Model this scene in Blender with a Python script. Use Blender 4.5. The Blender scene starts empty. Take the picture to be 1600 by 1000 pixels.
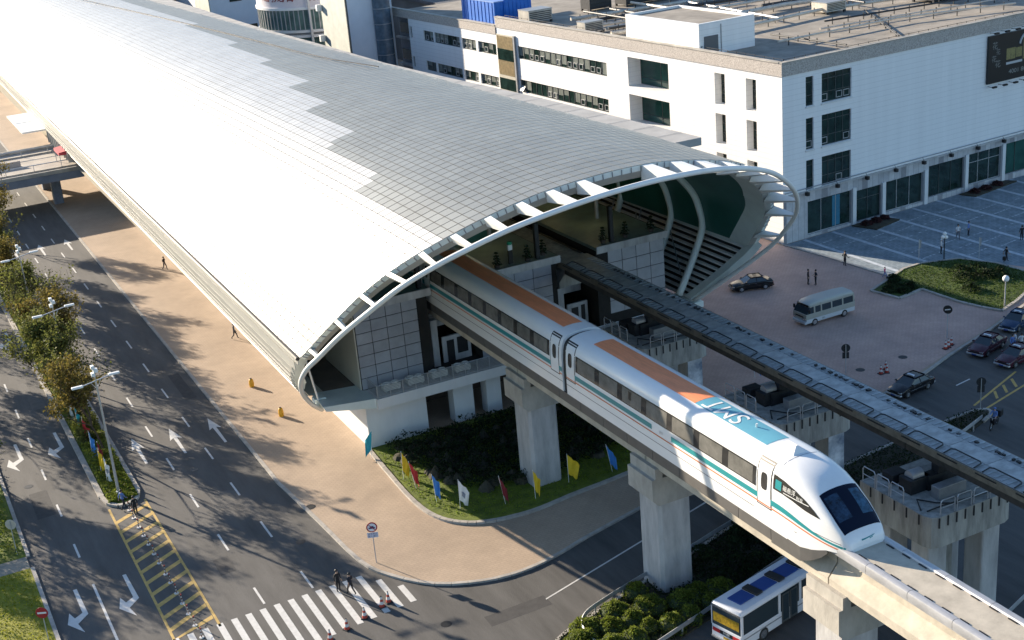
import bpy, bmesh, math, random
import numpy as np
from mathutils import Matrix, Vector, Euler
random.seed(7); RNG = np.random.default_rng(11)
sc = bpy.context.scene; COL = sc.collection
R = math.radians

# ------------------------------------------------------------------ camera, light, exposure
cd = bpy.data.cameras.new('camera'); cam = bpy.data.objects.new('camera', cd); COL.objects.link(cam)
cd.sensor_width = 36; cd.lens = 47.64; cd.clip_start = 1; cd.clip_end = 6000
cr = Vector((0.8864, -0.45567, -0.08159)); cu = Vector((0.22937, 0.27923, 0.93243)); cf = Vector((0.4021, 0.84522, -0.35203))
m = Matrix((cr, cu, -cf)).transposed().to_4x4(); m.translation = (0, 0, 50)
cam.matrix_world = m
sc.camera = cam
SUN_EL, SUN_AZ = 16.5, -23.0            # azimuth measured from +Y towards +X
w = bpy.data.worlds.new('World'); sc.world = w; w.use_nodes = True
nt = w.node_tree; bg = nt.nodes['Background']; sky = nt.nodes.new('ShaderNodeTexSky'); sky.sky_type = 'NISHITA'
sky.sun_disc = False; sky.dust_density = 0.3; sky.ozone_density = 3.0; sky.sun_elevation = R(SUN_EL); sky.sun_rotation = R(SUN_AZ)
nt.links.new(sky.outputs[0], bg.inputs[0]); bg.inputs[1].default_value = 0.092
sd = bpy.data.lights.new('sun', 'SUN'); sun = bpy.data.objects.new('sun', sd); COL.objects.link(sun)
sd.energy = 5.0; sd.angle = R(0.5); sd.color = (1.0, 0.86, 0.68)
sdir = Vector((-math.sin(R(-SUN_AZ)) * math.cos(R(SUN_EL)), math.cos(R(SUN_AZ)) * math.cos(R(SUN_EL)), math.sin(R(SUN_EL))))
sun.rotation_euler = sdir.to_track_quat('Z', 'Y').to_euler()
vs = sc.view_settings; vs.view_transform = 'Standard'; vs.look = 'None'; vs.gamma = 1; vs.exposure = 1.4; vs.use_curve_mapping = False
sc.render.engine = 'CYCLES'
sc.cycles.max_bounces = 6; sc.cycles.diffuse_bounces = 3; sc.cycles.glossy_bounces = 3

# ------------------------------------------------------------------ materials
MATS = {}
def mat(name, col, rough=0.7, metal=0.0, var=0.0, vscale=3.0, bump=0.0, bscale=20.0, stretch=(1, 1, 1), col2=None, island=0.0, spec=0.5, detail=6.0, emit=None):
    if name in MATS: return MATS[name]
    M = bpy.data.materials.new(name); M.use_nodes = True; t = M.node_tree; N = t.nodes; L = t.links
    b = N['Principled BSDF']; b.inputs['Base Color'].default_value = (*col, 1); b.inputs['Roughness'].default_value = rough
    b.inputs['Metallic'].default_value = metal; b.inputs['Specular IOR Level'].default_value = spec
    if var or bump or island:
        tc = N.new('ShaderNodeTexCoord'); mp = N.new('ShaderNodeMapping'); mp.inputs['Scale'].default_value = stretch
        L.new(tc.outputs['Object'], mp.inputs['Vector'])
    last = None
    if var:
        n = N.new('ShaderNodeTexNoise'); n.inputs['Scale'].default_value = vscale; n.inputs['Detail'].default_value = detail; n.inputs['Roughness'].default_value = 0.65
        L.new(mp.outputs[0], n.inputs['Vector'])
        rp = N.new('ShaderNodeValToRGB'); rp.color_ramp.elements[0].position = 0.3; rp.color_ramp.elements[1].position = 0.7
        a = tuple(c * (1 - var) for c in col); c2 = col2 or tuple(min(1, c * (1 + var)) for c in col)
        rp.color_ramp.elements[0].color = (*a, 1); rp.color_ramp.elements[1].color = (*c2, 1)
        L.new(n.outputs[0], rp.inputs[0]); last = rp.outputs[0]
    if island:
        g = N.new('ShaderNodeNewGeometry'); oi = N.new('ShaderNodeObjectInfo')
        ad = N.new('ShaderNodeMath'); ad.operation = 'ADD'; L.new(g.outputs['Random Per Island'], ad.inputs[0]); L.new(oi.outputs['Random'], ad.inputs[1])
        fr = N.new('ShaderNodeMath'); fr.operation = 'FRACT'; L.new(ad.outputs[0], fr.inputs[0])
        mr = N.new('ShaderNodeMapRange'); mr.inputs['To Min'].default_value = 1 - island; mr.inputs['To Max'].default_value = 1 + island
        L.new(fr.outputs[0], mr.inputs[0])
        mx = N.new('ShaderNodeVectorMath'); mx.operation = 'MULTIPLY'
        if last: L.new(last, mx.inputs[0])
        else: mx.inputs[0].default_value = col
        L.new(mr.outputs[0], mx.inputs[1]); last = mx.outputs[0]
    if last: L.new(last, b.inputs['Base Color'])
    if bump:
        n2 = N.new('ShaderNodeTexNoise'); n2.inputs['Scale'].default_value = bscale; n2.inputs['Detail'].default_value = 5
        L.new(mp.outputs[0], n2.inputs['Vector'])
        bp = N.new('ShaderNodeBump'); bp.inputs['Strength'].default_value = bump; bp.inputs['Distance'].default_value = 0.05
        L.new(n2.outputs[0], bp.inputs['Height']); L.new(bp.outputs[0], b.inputs['Normal'])
    if emit:
        b.inputs['Emission Color'].default_value = (*emit[0], 1); b.inputs['Emission Strength'].default_value = emit[1]
    if name.startswith(('leaf', 'grass_blade')):       # thin leaves let the low sun through
        tr = N.new('ShaderNodeBsdfTranslucent'); ms = N.new('ShaderNodeMixShader'); ms.inputs[0].default_value = .42
        if last: L.new(last, tr.inputs[0])
        else: tr.inputs[0].default_value = (*col, 1)
        L.new(b.outputs[0], ms.inputs[1]); L.new(tr.outputs[0], ms.inputs[2]); L.new(ms.outputs[0], N['Material Output'].inputs[0])
    MATS[name] = M
    return M
def brickmat(name, c1, c2, mortar, scale, bw, rh, rough=0.8, var=0.25, vscale=0.15, msize=0.03):
    M = mat(name, c1, rough); t = M.node_tree; N = t.nodes; L = t.links; b = N['Principled BSDF']
    tc = N.new('ShaderNodeTexCoord'); br = N.new('ShaderNodeTexBrick'); br.inputs['Scale'].default_value = scale
    br.inputs['Color1'].default_value = (*c1, 1); br.inputs['Color2'].default_value = (*c2, 1); br.inputs['Mortar'].default_value = (*mortar, 1)
    br.inputs['Brick Width'].default_value = bw; br.inputs['Row Height'].default_value = rh; br.inputs['Mortar Size'].default_value = msize
    L.new(tc.outputs['Object'], br.inputs['Vector'])
    n = N.new('ShaderNodeTexNoise'); n.inputs['Scale'].default_value = vscale; n.inputs['Detail'].default_value = 8; n.inputs['Roughness'].default_value = 0.7; L.new(tc.outputs['Object'], n.inputs['Vector'])
    mr = N.new('ShaderNodeMapRange'); mr.inputs['From Min'].default_value = .3; mr.inputs['From Max'].default_value = .7
    mr.inputs['To Min'].default_value = 1 - var; mr.inputs['To Max'].default_value = 1 + var; L.new(n.outputs[0], mr.inputs[0])
    mx = N.new('ShaderNodeVectorMath'); mx.operation = 'MULTIPLY'; L.new(br.outputs[0], mx.inputs[0]); L.new(mr.outputs[0], mx.inputs[1])
    L.new(mx.outputs[0], b.inputs['Base Color'])
    bp = N.new('ShaderNodeBump'); bp.inputs['Strength'].default_value = .3; bp.inputs['Distance'].default_value = .02; L.new(br.outputs[1], bp.inputs['Height']); bp.invert = True
    L.new(bp.outputs[0], b.inputs['Normal'])
    return M
def coursemat(name, col, pitch, rough=0.6, var=0.05):
    """wall cladding with faint horizontal joints every `pitch` metres"""
    M = mat(name, col, rough); t = M.node_tree; N = t.nodes; L = t.links; b = N['Principled BSDF']
    tc = N.new('ShaderNodeTexCoord'); sx = N.new('ShaderNodeSeparateXYZ'); L.new(tc.outputs['Object'], sx.inputs[0])
    dv = N.new('ShaderNodeMath'); dv.operation = 'DIVIDE'; dv.inputs[1].default_value = pitch; L.new(sx.outputs[2], dv.inputs[0])
    fr = N.new('ShaderNodeMath'); fr.operation = 'FRACT'; L.new(dv.outputs[0], fr.inputs[0])
    lt = N.new('ShaderNodeMath'); lt.operation = 'LESS_THAN'; lt.inputs[1].default_value = .09; L.new(fr.outputs[0], lt.inputs[0])
    mp = N.new('ShaderNodeMapping'); mp.inputs['Scale'].default_value = (1, 1, .06); L.new(tc.outputs['Object'], mp.inputs['Vector'])
    n = N.new('ShaderNodeTexNoise'); n.inputs['Scale'].default_value = .9; n.inputs['Detail'].default_value = 9; n.inputs['Roughness'].default_value = .7; L.new(mp.outputs[0], n.inputs['Vector'])
    mr = N.new('ShaderNodeMapRange'); mr.inputs['From Min'].default_value = .3; mr.inputs['From Max'].default_value = .7; mr.inputs['To Min'].default_value = 1 - var; mr.inputs['To Max'].default_value = 1 + var
    L.new(n.outputs[0], mr.inputs[0])
    sb = N.new('ShaderNodeMath'); sb.operation = 'MULTIPLY_ADD'; sb.inputs[1].default_value = -.14; L.new(lt.outputs[0], sb.inputs[0]); L.new(mr.outputs[0], sb.inputs[2])
    mx = N.new('ShaderNodeVectorMath'); mx.operation = 'MULTIPLY'; mx.inputs[0].default_value = col; L.new(sb.outputs[0], mx.inputs[1]); L.new(mx.outputs[0], b.inputs['Base Color'])
    return M

asphalt = mat('asphalt', (0.086, 0.082, 0.077), 0.85, var=.30, vscale=.8, bump=.3, bscale=25, detail=12, stretch=(1, .16, 1))
paver = brickmat('paver', (.415, .312, .222), (.385, .29, .208), (.345, .262, .188), 1.0, .5, .25, var=.19, vscale=.14)
bluetile = brickmat('plaza_stone', (.20, .24, .26), (.15, .19, .22), (.25, .29, .32), 1.0, .8, .4, var=.3, vscale=.6, msize=.05)
tileline = mat('pale_stone', (.46, .50, .54), .6, var=.25, vscale=1.5)
kerbm = mat('kerb_stone', (.38, .35, .31), .8, var=.25, vscale=1.2, bump=.2)
whitepaint = mat('white_road_paint', (.60, .59, .56), .7, var=.16, vscale=2.5, col2=(.66, .65, .62), detail=9)
yellowpaint = mat('yellow_road_paint', (.50, .33, .09), .7, var=.25, vscale=2.5, detail=9)
soil = mat('soil', (.05, .045, .03), .95, var=.4, vscale=1.0, bump=.5, bscale=6)
grassm = mat('grass', (.10, .155, .012), .9, var=.45, vscale=1.2, bump=1.0, bscale=18, col2=(.16, .20, .015))
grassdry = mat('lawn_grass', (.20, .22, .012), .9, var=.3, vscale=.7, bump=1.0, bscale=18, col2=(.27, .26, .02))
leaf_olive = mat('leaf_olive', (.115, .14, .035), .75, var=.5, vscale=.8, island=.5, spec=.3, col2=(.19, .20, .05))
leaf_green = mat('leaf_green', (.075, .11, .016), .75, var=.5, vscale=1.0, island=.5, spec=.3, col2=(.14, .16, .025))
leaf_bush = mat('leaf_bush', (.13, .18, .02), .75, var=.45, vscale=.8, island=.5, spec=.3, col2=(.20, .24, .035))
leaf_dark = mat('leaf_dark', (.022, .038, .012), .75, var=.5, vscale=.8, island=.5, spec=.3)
leaf_fir = mat('leaf_fir', (.02, .045, .02), .75, var=.4, vscale=3, island=.4, spec=.3)
bark = mat('bark', (.075, .055, .04), .9, var=.35, vscale=6, bump=.4, bscale=15)
concrete = mat('concrete', (.40, .37, .32), .85, var=.32, vscale=.55, bump=.25, bscale=9, stretch=(1, 1, .45), detail=10)
concrete_grey = mat('pillar_concrete', (.42, .41, .40), .85, var=.3, vscale=1.1, bump=.2, bscale=9, stretch=(1, 1, .25), detail=10)
concrete_dirty = mat('stained_concrete', (.33, .32, .29), .85, var=.42, vscale=1.6, bump=.25, bscale=9, stretch=(1, 1, .2), detail=10)
deckc = mat('deck_concrete', (.46, .41, .33), .85, var=.24, vscale=.7, bump=.15, bscale=12, detail=10)
railsteel = mat('rail_steel', (.44, .44, .45), .45, .35, var=.2, vscale=1.2, stretch=(3, .6, 1))
darksteel = mat('dark_steel', (.035, .037, .04), .55, .4, var=.3, vscale=2)
bluesteel = mat('weathered_steel', (.29, .30, .30), .55, .3, var=.3, vscale=1.1, detail=10)
greysteel = mat('grey_steel', (.30, .31, .32), .5, .4, var=.15, vscale=2)
galv = mat('galvanised', (.50, .51, .52), .45, .5, var=.12, vscale=2)
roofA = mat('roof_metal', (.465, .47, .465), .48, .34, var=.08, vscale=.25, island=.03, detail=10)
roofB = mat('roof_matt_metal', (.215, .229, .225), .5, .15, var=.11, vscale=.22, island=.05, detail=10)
underlay = mat('roof_underlay', (.05, .05, .05), .9, var=.1)
whitemetal = mat('white_metal', (.78, .78, .75), .45, .0, var=.05, vscale=.8)
louvre = mat('louvre_metal', (.36, .355, .325), .5, .1, var=.06, vscale=.8)
soffit = mat('soffit_panel', (.66, .72, .69), .55, .1, var=.08, vscale=.6)
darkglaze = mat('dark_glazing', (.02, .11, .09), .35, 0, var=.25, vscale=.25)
cladding = mat('cladding_panel', (.37, .38, .41), .5, .15, var=.12, vscale=.9, island=.08)
cream = mat('cream_panel', (.62, .57, .47), .6, var=.06, vscale=.5)
whitewall = mat('white_render', (.66, .66, .65), .7, var=.08, vscale=.5, stretch=(1, 1, .3))
platform = mat('platform_floor', (.20, .26, .235), .5, var=.2, vscale=.6)
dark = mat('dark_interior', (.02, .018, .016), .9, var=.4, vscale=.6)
brownfloor = mat('brown_floor', (.16, .125, .10), .8, var=.2, vscale=.8)
bldwhite = coursemat('office_cladding', (.80, .80, .79), .62)
bldstone = mat('pitted_stone', (.42, .37, .33), .85, var=.4, vscale=7, bump=.5, bscale=4, detail=3, col2=(.58, .53, .48))
bldrough = brickmat('rough_stone', (.50, .50, .50), (.38, .38, .39), (.25, .25, .26), 1.0, .9, .4, var=.15, vscale=1.5)
rooffloor = mat('roof_screed', (.27, .24, .20), .9, var=.35, vscale=.3, bump=.2, bscale=5, detail=10)
winglass = mat('green_glass', (.016, .034, .03), .08, 0, var=.5, vscale=.9, spec=.6)
curtain = mat('window_blind', (.17, .19, .17), .35, 0, var=.4, vscale=2.0, stretch=(2, 2, .3))
greenglass = mat('teal_glass', (.02, .075, .06), .12, 0, var=.35, vscale=.4)
curveglass = mat('curtain_wall_glass', (.10, .17, .16), .12, .1, var=.4, vscale=.5)
frame_dark = mat('window_frame', (.08, .09, .09), .5, .3)
frame_pale = mat('pale_window_frame', (.45, .46, .46), .5, .3)
blueclad = mat('blue_sheet', (.004, .13, .52), .5, .1, var=.12, vscale=.8)
palegreen = mat('pale_green_render', (.45, .47, .42), .8, var=.12, vscale=.6)
bluewhite = mat('smooth_render', (.64, .65, .68), .7, var=.05, vscale=.4)
lettersred = mat('red_lettering', (.22, .035, .04), .5)
pipem = mat('pipe_lagging', (.55, .50, .42), .5, .1, var=.2, vscale=1.5)
trainwhite = mat('train_white', (.78, .78, .77), .2, 0, var=.06, vscale=.7, stretch=(1, .35, 2), detail=9)
trainglass = mat('train_glass', (.035, .034, .033), .12, 0)
trainpane = mat('train_pane', (.15, .145, .13), .18, 0, var=.3, vscale=1.2)
trainteal = mat('teal_stripe', (.02, .25, .27), .35)
trainorange = mat('orange_stripe', (.62, .16, .05), .35)
trainroof_o = mat('orange_roof_sheet', (.85, .29, .13), .45, 0, var=.14, vscale=1.5, stretch=(6, .5, 1))
trainroof_t = mat('blue_roof_sheet', (.12, .36, .46), .45, 0, var=.05, vscale=1)
traingrey = mat('train_grey_cover', (.105, .10, .094), .5, 0, var=.12, vscale=1)
windscreen = mat('windscreen', (.004, .008, .022), .12, 0, spec=.2)
cabin = mat('cab_blue', (.025, .07, .12), .12, 0, var=.8, vscale=3)
black = mat('black', (.012, .012, .013), .5)
rubber = mat('rubber', (.02, .02, .02), .85)
chrome = mat('chrome', (.55, .55, .56), .25, .8)
buswhite = mat('bus_white', (.68, .70, .74), .35, 0, var=.05, vscale=1)
busblue = mat('bus_blue', (.012, .055, .24), .4, 0, var=.1, vscale=1)
carglass = mat('car_glass', (.03, .045, .055), .06, 0)
red = mat('red', (.50, .03, .03), .5)
flag_red = mat('flag_red', (.55, .035, .04), .7, var=.1, vscale=3)
flag_dark = mat('flag_dark_red', (.22, .02, .03), .7, var=.1, vscale=3)
flag_yellow = mat('flag_yellow', (.75, .50, .02), .7, var=.1, vscale=3)
flag_blue = mat('flag_blue', (.05, .23, .62), .7, var=.1, vscale=3)
flag_teal = mat('flag_teal', (.02, .33, .40), .7, var=.1, vscale=3)
flag_white = mat('flag_white', (.75, .75, .74), .7, var=.05, vscale=3)
skin = mat('skin', (.42, .26, .18), .6); hair = mat('hair', (.015, .013, .012), .6)
emis = mat('globe_glass', (.8, .8, .78), .3)
navy = mat('navy_cloth', (.015, .017, .028), .8, var=.3, vscale=8)
blackc = mat('black_cloth', (.012, .012, .014), .8, var=.3, vscale=8)
whitec = mat('white_cloth', (.65, .65, .66), .8, var=.1, vscale=8)
bluec = mat('blue_cloth', (.12, .20, .45), .8, var=.2, vscale=8)
pinkc = mat('pink_cloth', (.6, .12, .25), .8, var=.2, vscale=8)
greyc = mat('grey_cloth', (.10, .10, .12), .8, var=.2, vscale=8)
def skyposter():
    M = mat('sky_poster_print', (.1, .3, .65), .5, var=.8, vscale=.45, col2=(.85, .88, .92)); return M
poster = skyposter()

# ------------------------------------------------------------------ mesh helpers
class MB:
    def __init__(s): s.v = []; s.f = []; s.m = []
    def add(s, vs, fs, mi=0):
        o = len(s.v); s.v += [tuple(map(float, p)) for p in vs]; s.f += [tuple(i + o for i in f) for f in fs]; s.m += [mi] * len(fs); return s
    def box(s, x0, x1, y0, y1, z0, z1, mi=0):
        return s.add([(x0, y0, z0), (x1, y0, z0), (x1, y1, z0), (x0, y1, z0), (x0, y0, z1), (x1, y0, z1), (x1, y1, z1), (x0, y1, z1)],
                     [(3, 2, 1, 0), (4, 5, 6, 7), (0, 1, 5, 4), (1, 2, 6, 5), (2, 3, 7, 6), (3, 0, 4, 7)], mi)
    def obox(s, o, a, b, c, mi=0):
        o, a, b, c = map(Vector, (o, a, b, c)); P = [o, o + a, o + a + b, o + b]; P += [p + c for p in P]
        return s.add(P, [(3, 2, 1, 0), (4, 5, 6, 7), (0, 1, 5, 4), (1, 2, 6, 5), (2, 3, 7, 6), (3, 0, 4, 7)], mi)
    def bevbox(s, x0, x1, y0, y1, z0, z1, b=.05, mi=0):
        bm = bmesh.new(); bmesh.ops.create_cube(bm, size=1)
        for v in bm.verts: v.co = Vector(((x0 + x1) / 2 + v.co.x * (x1 - x0), (y0 + y1) / 2 + v.co.y * (y1 - y0), (z0 + z1) / 2 + v.co.z * (z1 - z0)))
        bmesh.ops.bevel(bm, geom=bm.edges[:], offset=b, segments=2, affect='EDGES', profile=.5)
        bm.verts.index_update(); s.add([v.co[:] for v in bm.verts], [tuple(v.index for v in f.verts) for f in bm.faces], mi); bm.free(); return s
    def prism(s, pts, z0, z1, mi=0, bottom=True):
        n = len(pts); V = [(p[0], p[1], z0) for p in pts] + [(p[0], p[1], z1) for p in pts]
        F = [tuple(range(n, 2 * n))] + [(i, (i + 1) % n, n + (i + 1) % n, n + i) for i in range(n)]
        if bottom: F.append(tuple(reversed(range(n))))
        return s.add(V, F, mi)
    def extr_y(s, pts, y0, y1, mi=0, closed=True, caps=True):
        n = len(pts); V = [(p[0], y0, p[1]) for p in pts] + [(p[0], y1, p[1]) for p in pts]
        k = n if closed else n - 1
        F = [(i, (i + 1) % n, n + (i + 1) % n, n + i) for i in range(k)]
        if caps and closed: F += [tuple(reversed(range(n))), tuple(range(n, 2 * n))]
        return s.add(V, F, mi)
    def tube(s, pts, r, n=8, mi=0, caps=True, closed=False):
        P = [Vector(p) for p in pts]; rr = r if isinstance(r, (list, tuple)) else [r] * len(P); o = []
        up = Vector((0, 0, 1)); prev = None
        for i, p in enumerate(P):
            if closed: t = P[(i + 1) % len(P)] - P[i - 1]
            else: t = P[min(i + 1, len(P) - 1)] - P[max(i - 1, 0)]
            t = t.normalized() if t.length > 1e-9 else up
            if prev is None:
                a = t.cross(up if abs(t.z) < .95 else Vector((1, 0, 0))).normalized()
            else:
                a = (prev - t * prev.dot(t)); a = a.normalized() if a.length > 1e-6 else t.cross(up).normalized()
            prev = a; b = t.cross(a)
            o += [p + (a * math.cos(2 * math.pi * k / n) + b * math.sin(2 * math.pi * k / n)) * rr[i] for k in range(n)]
        F = []; L = len(P)
        for i in range(L if closed else L - 1):
            j = (i + 1) % L
            for k in range(n): F.append((i * n + k, i * n + (k + 1) % n, j * n + (k + 1) % n, j * n + k))
        if caps and not closed: F += [tuple(reversed(range(n))), tuple(range((L - 1) * n, L * n))]
        return s.add(o, F, mi)
    def cyl(s, x, y, z0, z1, r, n=12, mi=0, r1=None):
        r1 = r if r1 is None else r1
        V = [(x + r * math.cos(2 * math.pi * k / n), y + r * math.sin(2 * math.pi * k / n), z0) for k in range(n)] + [(x + r1 * math.cos(2 * math.pi * k / n), y + r1 * math.sin(2 * math.pi * k / n), z1) for k in range(n)]
        F = [(k, (k + 1) % n, n + (k + 1) % n, n + k) for k in range(n)] + [tuple(reversed(range(n))), tuple(range(n, 2 * n))]
        return s.add(V, F, mi)
    def lathe(s, x, y, prof, n=12, mi=0):
        V = []; F = []
        for r, z in prof: V += [(x + r * math.cos(2 * math.pi * k / n), y + r * math.sin(2 * math.pi * k / n), z) for k in range(n)]
        for i in range(len(prof) - 1):
            for k in range(n): F.append((i * n + k, i * n + (k + 1) % n, (i + 1) * n + (k + 1) % n, (i + 1) * n + k))
        F += [tuple(reversed(range(n))), tuple(range((len(prof) - 1) * n, len(prof) * n))]
        return s.add(V, F, mi)
    def quadgrid(s, rows, mi=0, closed=False):
        n = len(rows[0]); V = [p for r in rows for p in r]; F = []
        for i in range(len(rows) - 1):
            for k in range(n - (0 if closed else 1)):
                F.append((i * n + k, i * n + (k + 1) % n, (i + 1) * n + (k + 1) % n, (i + 1) * n + k))
        return s.add(V, F, mi)
BASE = {}
def thing(name, label, cat, base=(0, 0, 0), group=None):
    o = bpy.data.objects.new(name, None); COL.objects.link(o); o.location = base; o.empty_display_size = .5
    o['label'] = label; o['category'] = cat
    if group: o['group'] = group
    BASE[o.name] = Vector(base); return o
def mesh(name, mb, mats, base=(0, 0, 0), smooth=False):
    me = bpy.data.meshes.new(name); b = Vector(base)
    if b.length: vv = [(v[0] - b.x, v[1] - b.y, v[2] - b.z) for v in mb.v]
    else: vv = mb.v
    me.from_pydata(vv, [], mb.f)
    ms = mats if isinstance(mats, (list, tuple)) else [mats]
    for q in ms: me.materials.append(q)
    if len(ms) > 1: me.polygons.foreach_set('material_index', mb.m)
    if smooth:
        me.polygons.foreach_set('use_smooth', [True] * len(me.polygons))
        if smooth is not True: me.set_sharp_from_angle(angle=R(smooth))
    me.update(); return me
def obj(name, mb, mats, parent=None, smooth=False, kind=None, label=None):
    base = BASE.get(parent.name, (0, 0, 0)) if parent else (0, 0, 0)
    o = bpy.data.objects.new(name, mesh(name, mb, mats, base, smooth)); COL.objects.link(o)
    if parent: o.parent = parent; BASE[o.name] = Vector(base)
    if kind: o['kind'] = kind
    if label: o['label'] = label
    return o
def tag(o, label, cat, group=None):
    o['label'] = label; o['category'] = cat
    if group: o['group'] = group
    return o
def inst(name, me, parent=None, loc=(0, 0, 0), rot=(0, 0, 0), scale=(1, 1, 1)):
    o = bpy.data.objects.new(name, me); COL.objects.link(o); o.location = loc; o.rotation_euler = rot; o.scale = scale
    if parent: o.parent = parent; BASE[o.name] = BASE.get(parent.name, Vector((0, 0, 0)))
    return o
def dup(root, loc, rotz=0, label=None, scale=None):
    def cp(o, par):
        c = o.copy(); COL.objects.link(c)
        if par is not None: c.parent = par
        for ch in list(o.children): cp(ch, c)
        return c
    r = cp(root, None); r.location = loc; r.rotation_euler = (0, 0, rotz)
    if label: r['label'] = label
    if scale: r.scale = (scale,) * 3
    return r
def text_mb(body, size, fn, cut=0.0):
    """flat lettering: text turned into mesh; fn maps (x, y) of the lettering plane to a 3-D point"""
    cu_ = bpy.data.curves.new('lettering', 'FONT'); cu_.body = body; cu_.size = size; cu_.align_x = 'CENTER'; cu_.align_y = 'CENTER'
    o = bpy.data.objects.new('lettering', cu_); COL.objects.link(o)
    me = bpy.data.meshes.new_from_object(o.evaluated_get(bpy.context.evaluated_depsgraph_get()))
    if cut:                                            # cut into strips so that it can follow a curved surface
        bm = bmesh.new(); bm.from_mesh(me)
        for ax in (0, 1):
            n = int(6 / cut)
            for k in range(-n, n + 1):
                no = Vector((1, 0, 0)) if ax == 0 else Vector((0, 1, 0)); bmesh.ops.bisect_plane(bm, geom=bm.verts[:] + bm.edges[:] + bm.faces[:], plane_co=no * (k * cut + .003), plane_no=no)
        bm.to_mesh(me); bm.free()
    b = MB(); b.add([fn(v.co.x, v.co.y) for v in me.vertices], [tuple(p.vertices) for p in me.polygons])
    bpy.data.objects.remove(o); bpy.data.curves.remove(cu_); bpy.data.meshes.remove(me); return b
def lerp(x, pts):
    return float(np.interp(x, [p[0] for p in pts], [p[1] for p in pts]))
def catmull(pts, k=6):
    P = [Vector(p) for p in pts]; out = []
    for i in range(len(P) - 1):
        a = P[max(i - 1, 0)]; b = P[i]; c = P[i + 1]; d = P[min(i + 2, len(P) - 1)]
        for j in range(k):
            t = j / k; out.append(.5 * ((2 * b) + (c - a) * t + (2 * a - 5 * b + 4 * c - d) * t * t + (3 * b - a - 3 * c + d) * t ** 3))
    out.append(P[-1]); return out
def inside(pt, poly):
    x, y = pt; r = False; n = len(poly)
    for i in range(n):
        x0, y0 = poly[i]; x1, y1 = poly[(i + 1) % n]
        if (y0 > y) != (y1 > y) and x < (x1 - x0) * (y - y0) / (y1 - y0) + x0: r = not r
    return r
def leaves(points, size, jitter=.5, flat=0.0):
    """leaf faces (one bent quad each) at given points"""
    n = len(points); P = np.asarray(points, float)
    a = RNG.normal(size=(n, 3)); a[:, 2] *= (1 - flat); a /= np.linalg.norm(a, axis=1)[:, None]
    b = RNG.normal(size=(n, 3)); b -= (b * a).sum(1)[:, None] * a; b /= np.linalg.norm(b, axis=1)[:, None]
    s = size * (1 + jitter * (RNG.random(n) - .5) * 2); a *= s[:, None]; b *= s[:, None] * .6
    V = np.stack([P - a, P + b, P + a, P - b], 1).reshape(-1, 3)
    mb = MB(); mb.v = V.tolist(); mb.f = [(4 * i, 4 * i + 1, 4 * i + 2, 4 * i + 3) for i in range(n)]; mb.m = [0] * n
    return mb
# ------------------------------------------------------------------ ground, roads, pavements
g_ = MB(); g_.add([(-3000, -3000, -.06), (3000, -3000, -.06), (3000, 4000, -.06), (-3000, 4000, -.06)], [(0, 1, 2, 3)])
ground = obj('ground', g_, mat('far_ground', (.16, .15, .12), .95, var=.3, vscale=.02), kind='structure')
ground['label'] = 'dusty open ground round the station quarter'
r_ = MB(); r_.add([(-160, -40, 0), (330, -40, 0), (330, 420, 0), (-160, 420, 0)], [(0, 1, 2, 3)])
road = obj('road', r_, asphalt, kind='structure', label='grey asphalt avenue and crossing under patchy tree shade')
KERBPTS = [(24.6, 420), (24.6, 98.8), (25.2, 90.6), (25.7, 83.2), (26.8, 80.0), (29.0, 77.1), (32.0, 75.5), (34.9, 75.1), (37.9, 75.6), (41.1, 76.6), (46.6, 78.0), (49.4, 78.7), (60, 80.4), (77.3, 83.3), (84.6, 85.7), (91.1, 87.7), (99.1, 90.6), (125, 99), (160, 110), (230, 132)]
pv = MB(); pv.prism(KERBPTS + [(230, 420)], -.05, .12, bottom=False)
pave = obj('pavement', pv, paver, kind='structure', label='beige block pavement running along and beneath the station')
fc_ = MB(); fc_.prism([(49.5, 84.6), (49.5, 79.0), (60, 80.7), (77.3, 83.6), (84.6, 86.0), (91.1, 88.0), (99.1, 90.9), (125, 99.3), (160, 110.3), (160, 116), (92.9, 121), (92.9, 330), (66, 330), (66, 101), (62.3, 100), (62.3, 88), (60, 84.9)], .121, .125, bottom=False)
obj('forecourt', fc_, brickmat('forecourt_shade_tint', (.50, .345, .285), (.46, .315, .26), (.40, .27, .22), 1.0, .5, .25, var=.2, vscale=.18), kind='structure', label='block paved forecourt with the reddish tone of station shade painted in')  # overlay on the same paving, reddened to imitate how it looks in station shade
def kerb(name, pts, parent, width=.28, z0=-.04, z1=.15, closed=False, seg=1.6):
    """kerb stones laid end to end with open joints"""
    mb = MB(); P = [Vector((p[0], p[1], 0)) for p in pts]
    if closed: P.append(P[0])
    for a, b in zip(P, P[1:]):
        d = b - a; L = d.length; t = d / L; nn = Vector((-t.y, t.x, 0)); k = max(1, round(L / seg)); q = L / k
        for i in range(k):
            o = a + t * (i * q + .012) - nn * (width / 2)
            dz = random.uniform(-.006, .006)
            mb.obox((o.x, o.y, z0), t * (q - .024), nn * width, (0, 0, z1 - z0 + dz))
    return obj(name, mb, kerbm, parent, kind='stuff')
kerb('kerb', catmull([(a, b, 0) for a, b in KERBPTS[1:17]], 3), pave)
kerb('kerb', [(24.6, 300), (24.6, 98.8)], pave)
# manhole covers
for x, y in ((25.4, 93.1), (81.0, 87.8), (76.1, 87.9)):
    mb = MB(); mb.cyl(x, y, .121, .132, .42, 16); mb.cyl(x, y, .132, .137, .32, 16); obj('manhole_cover', mb, darksteel, pave)
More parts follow.
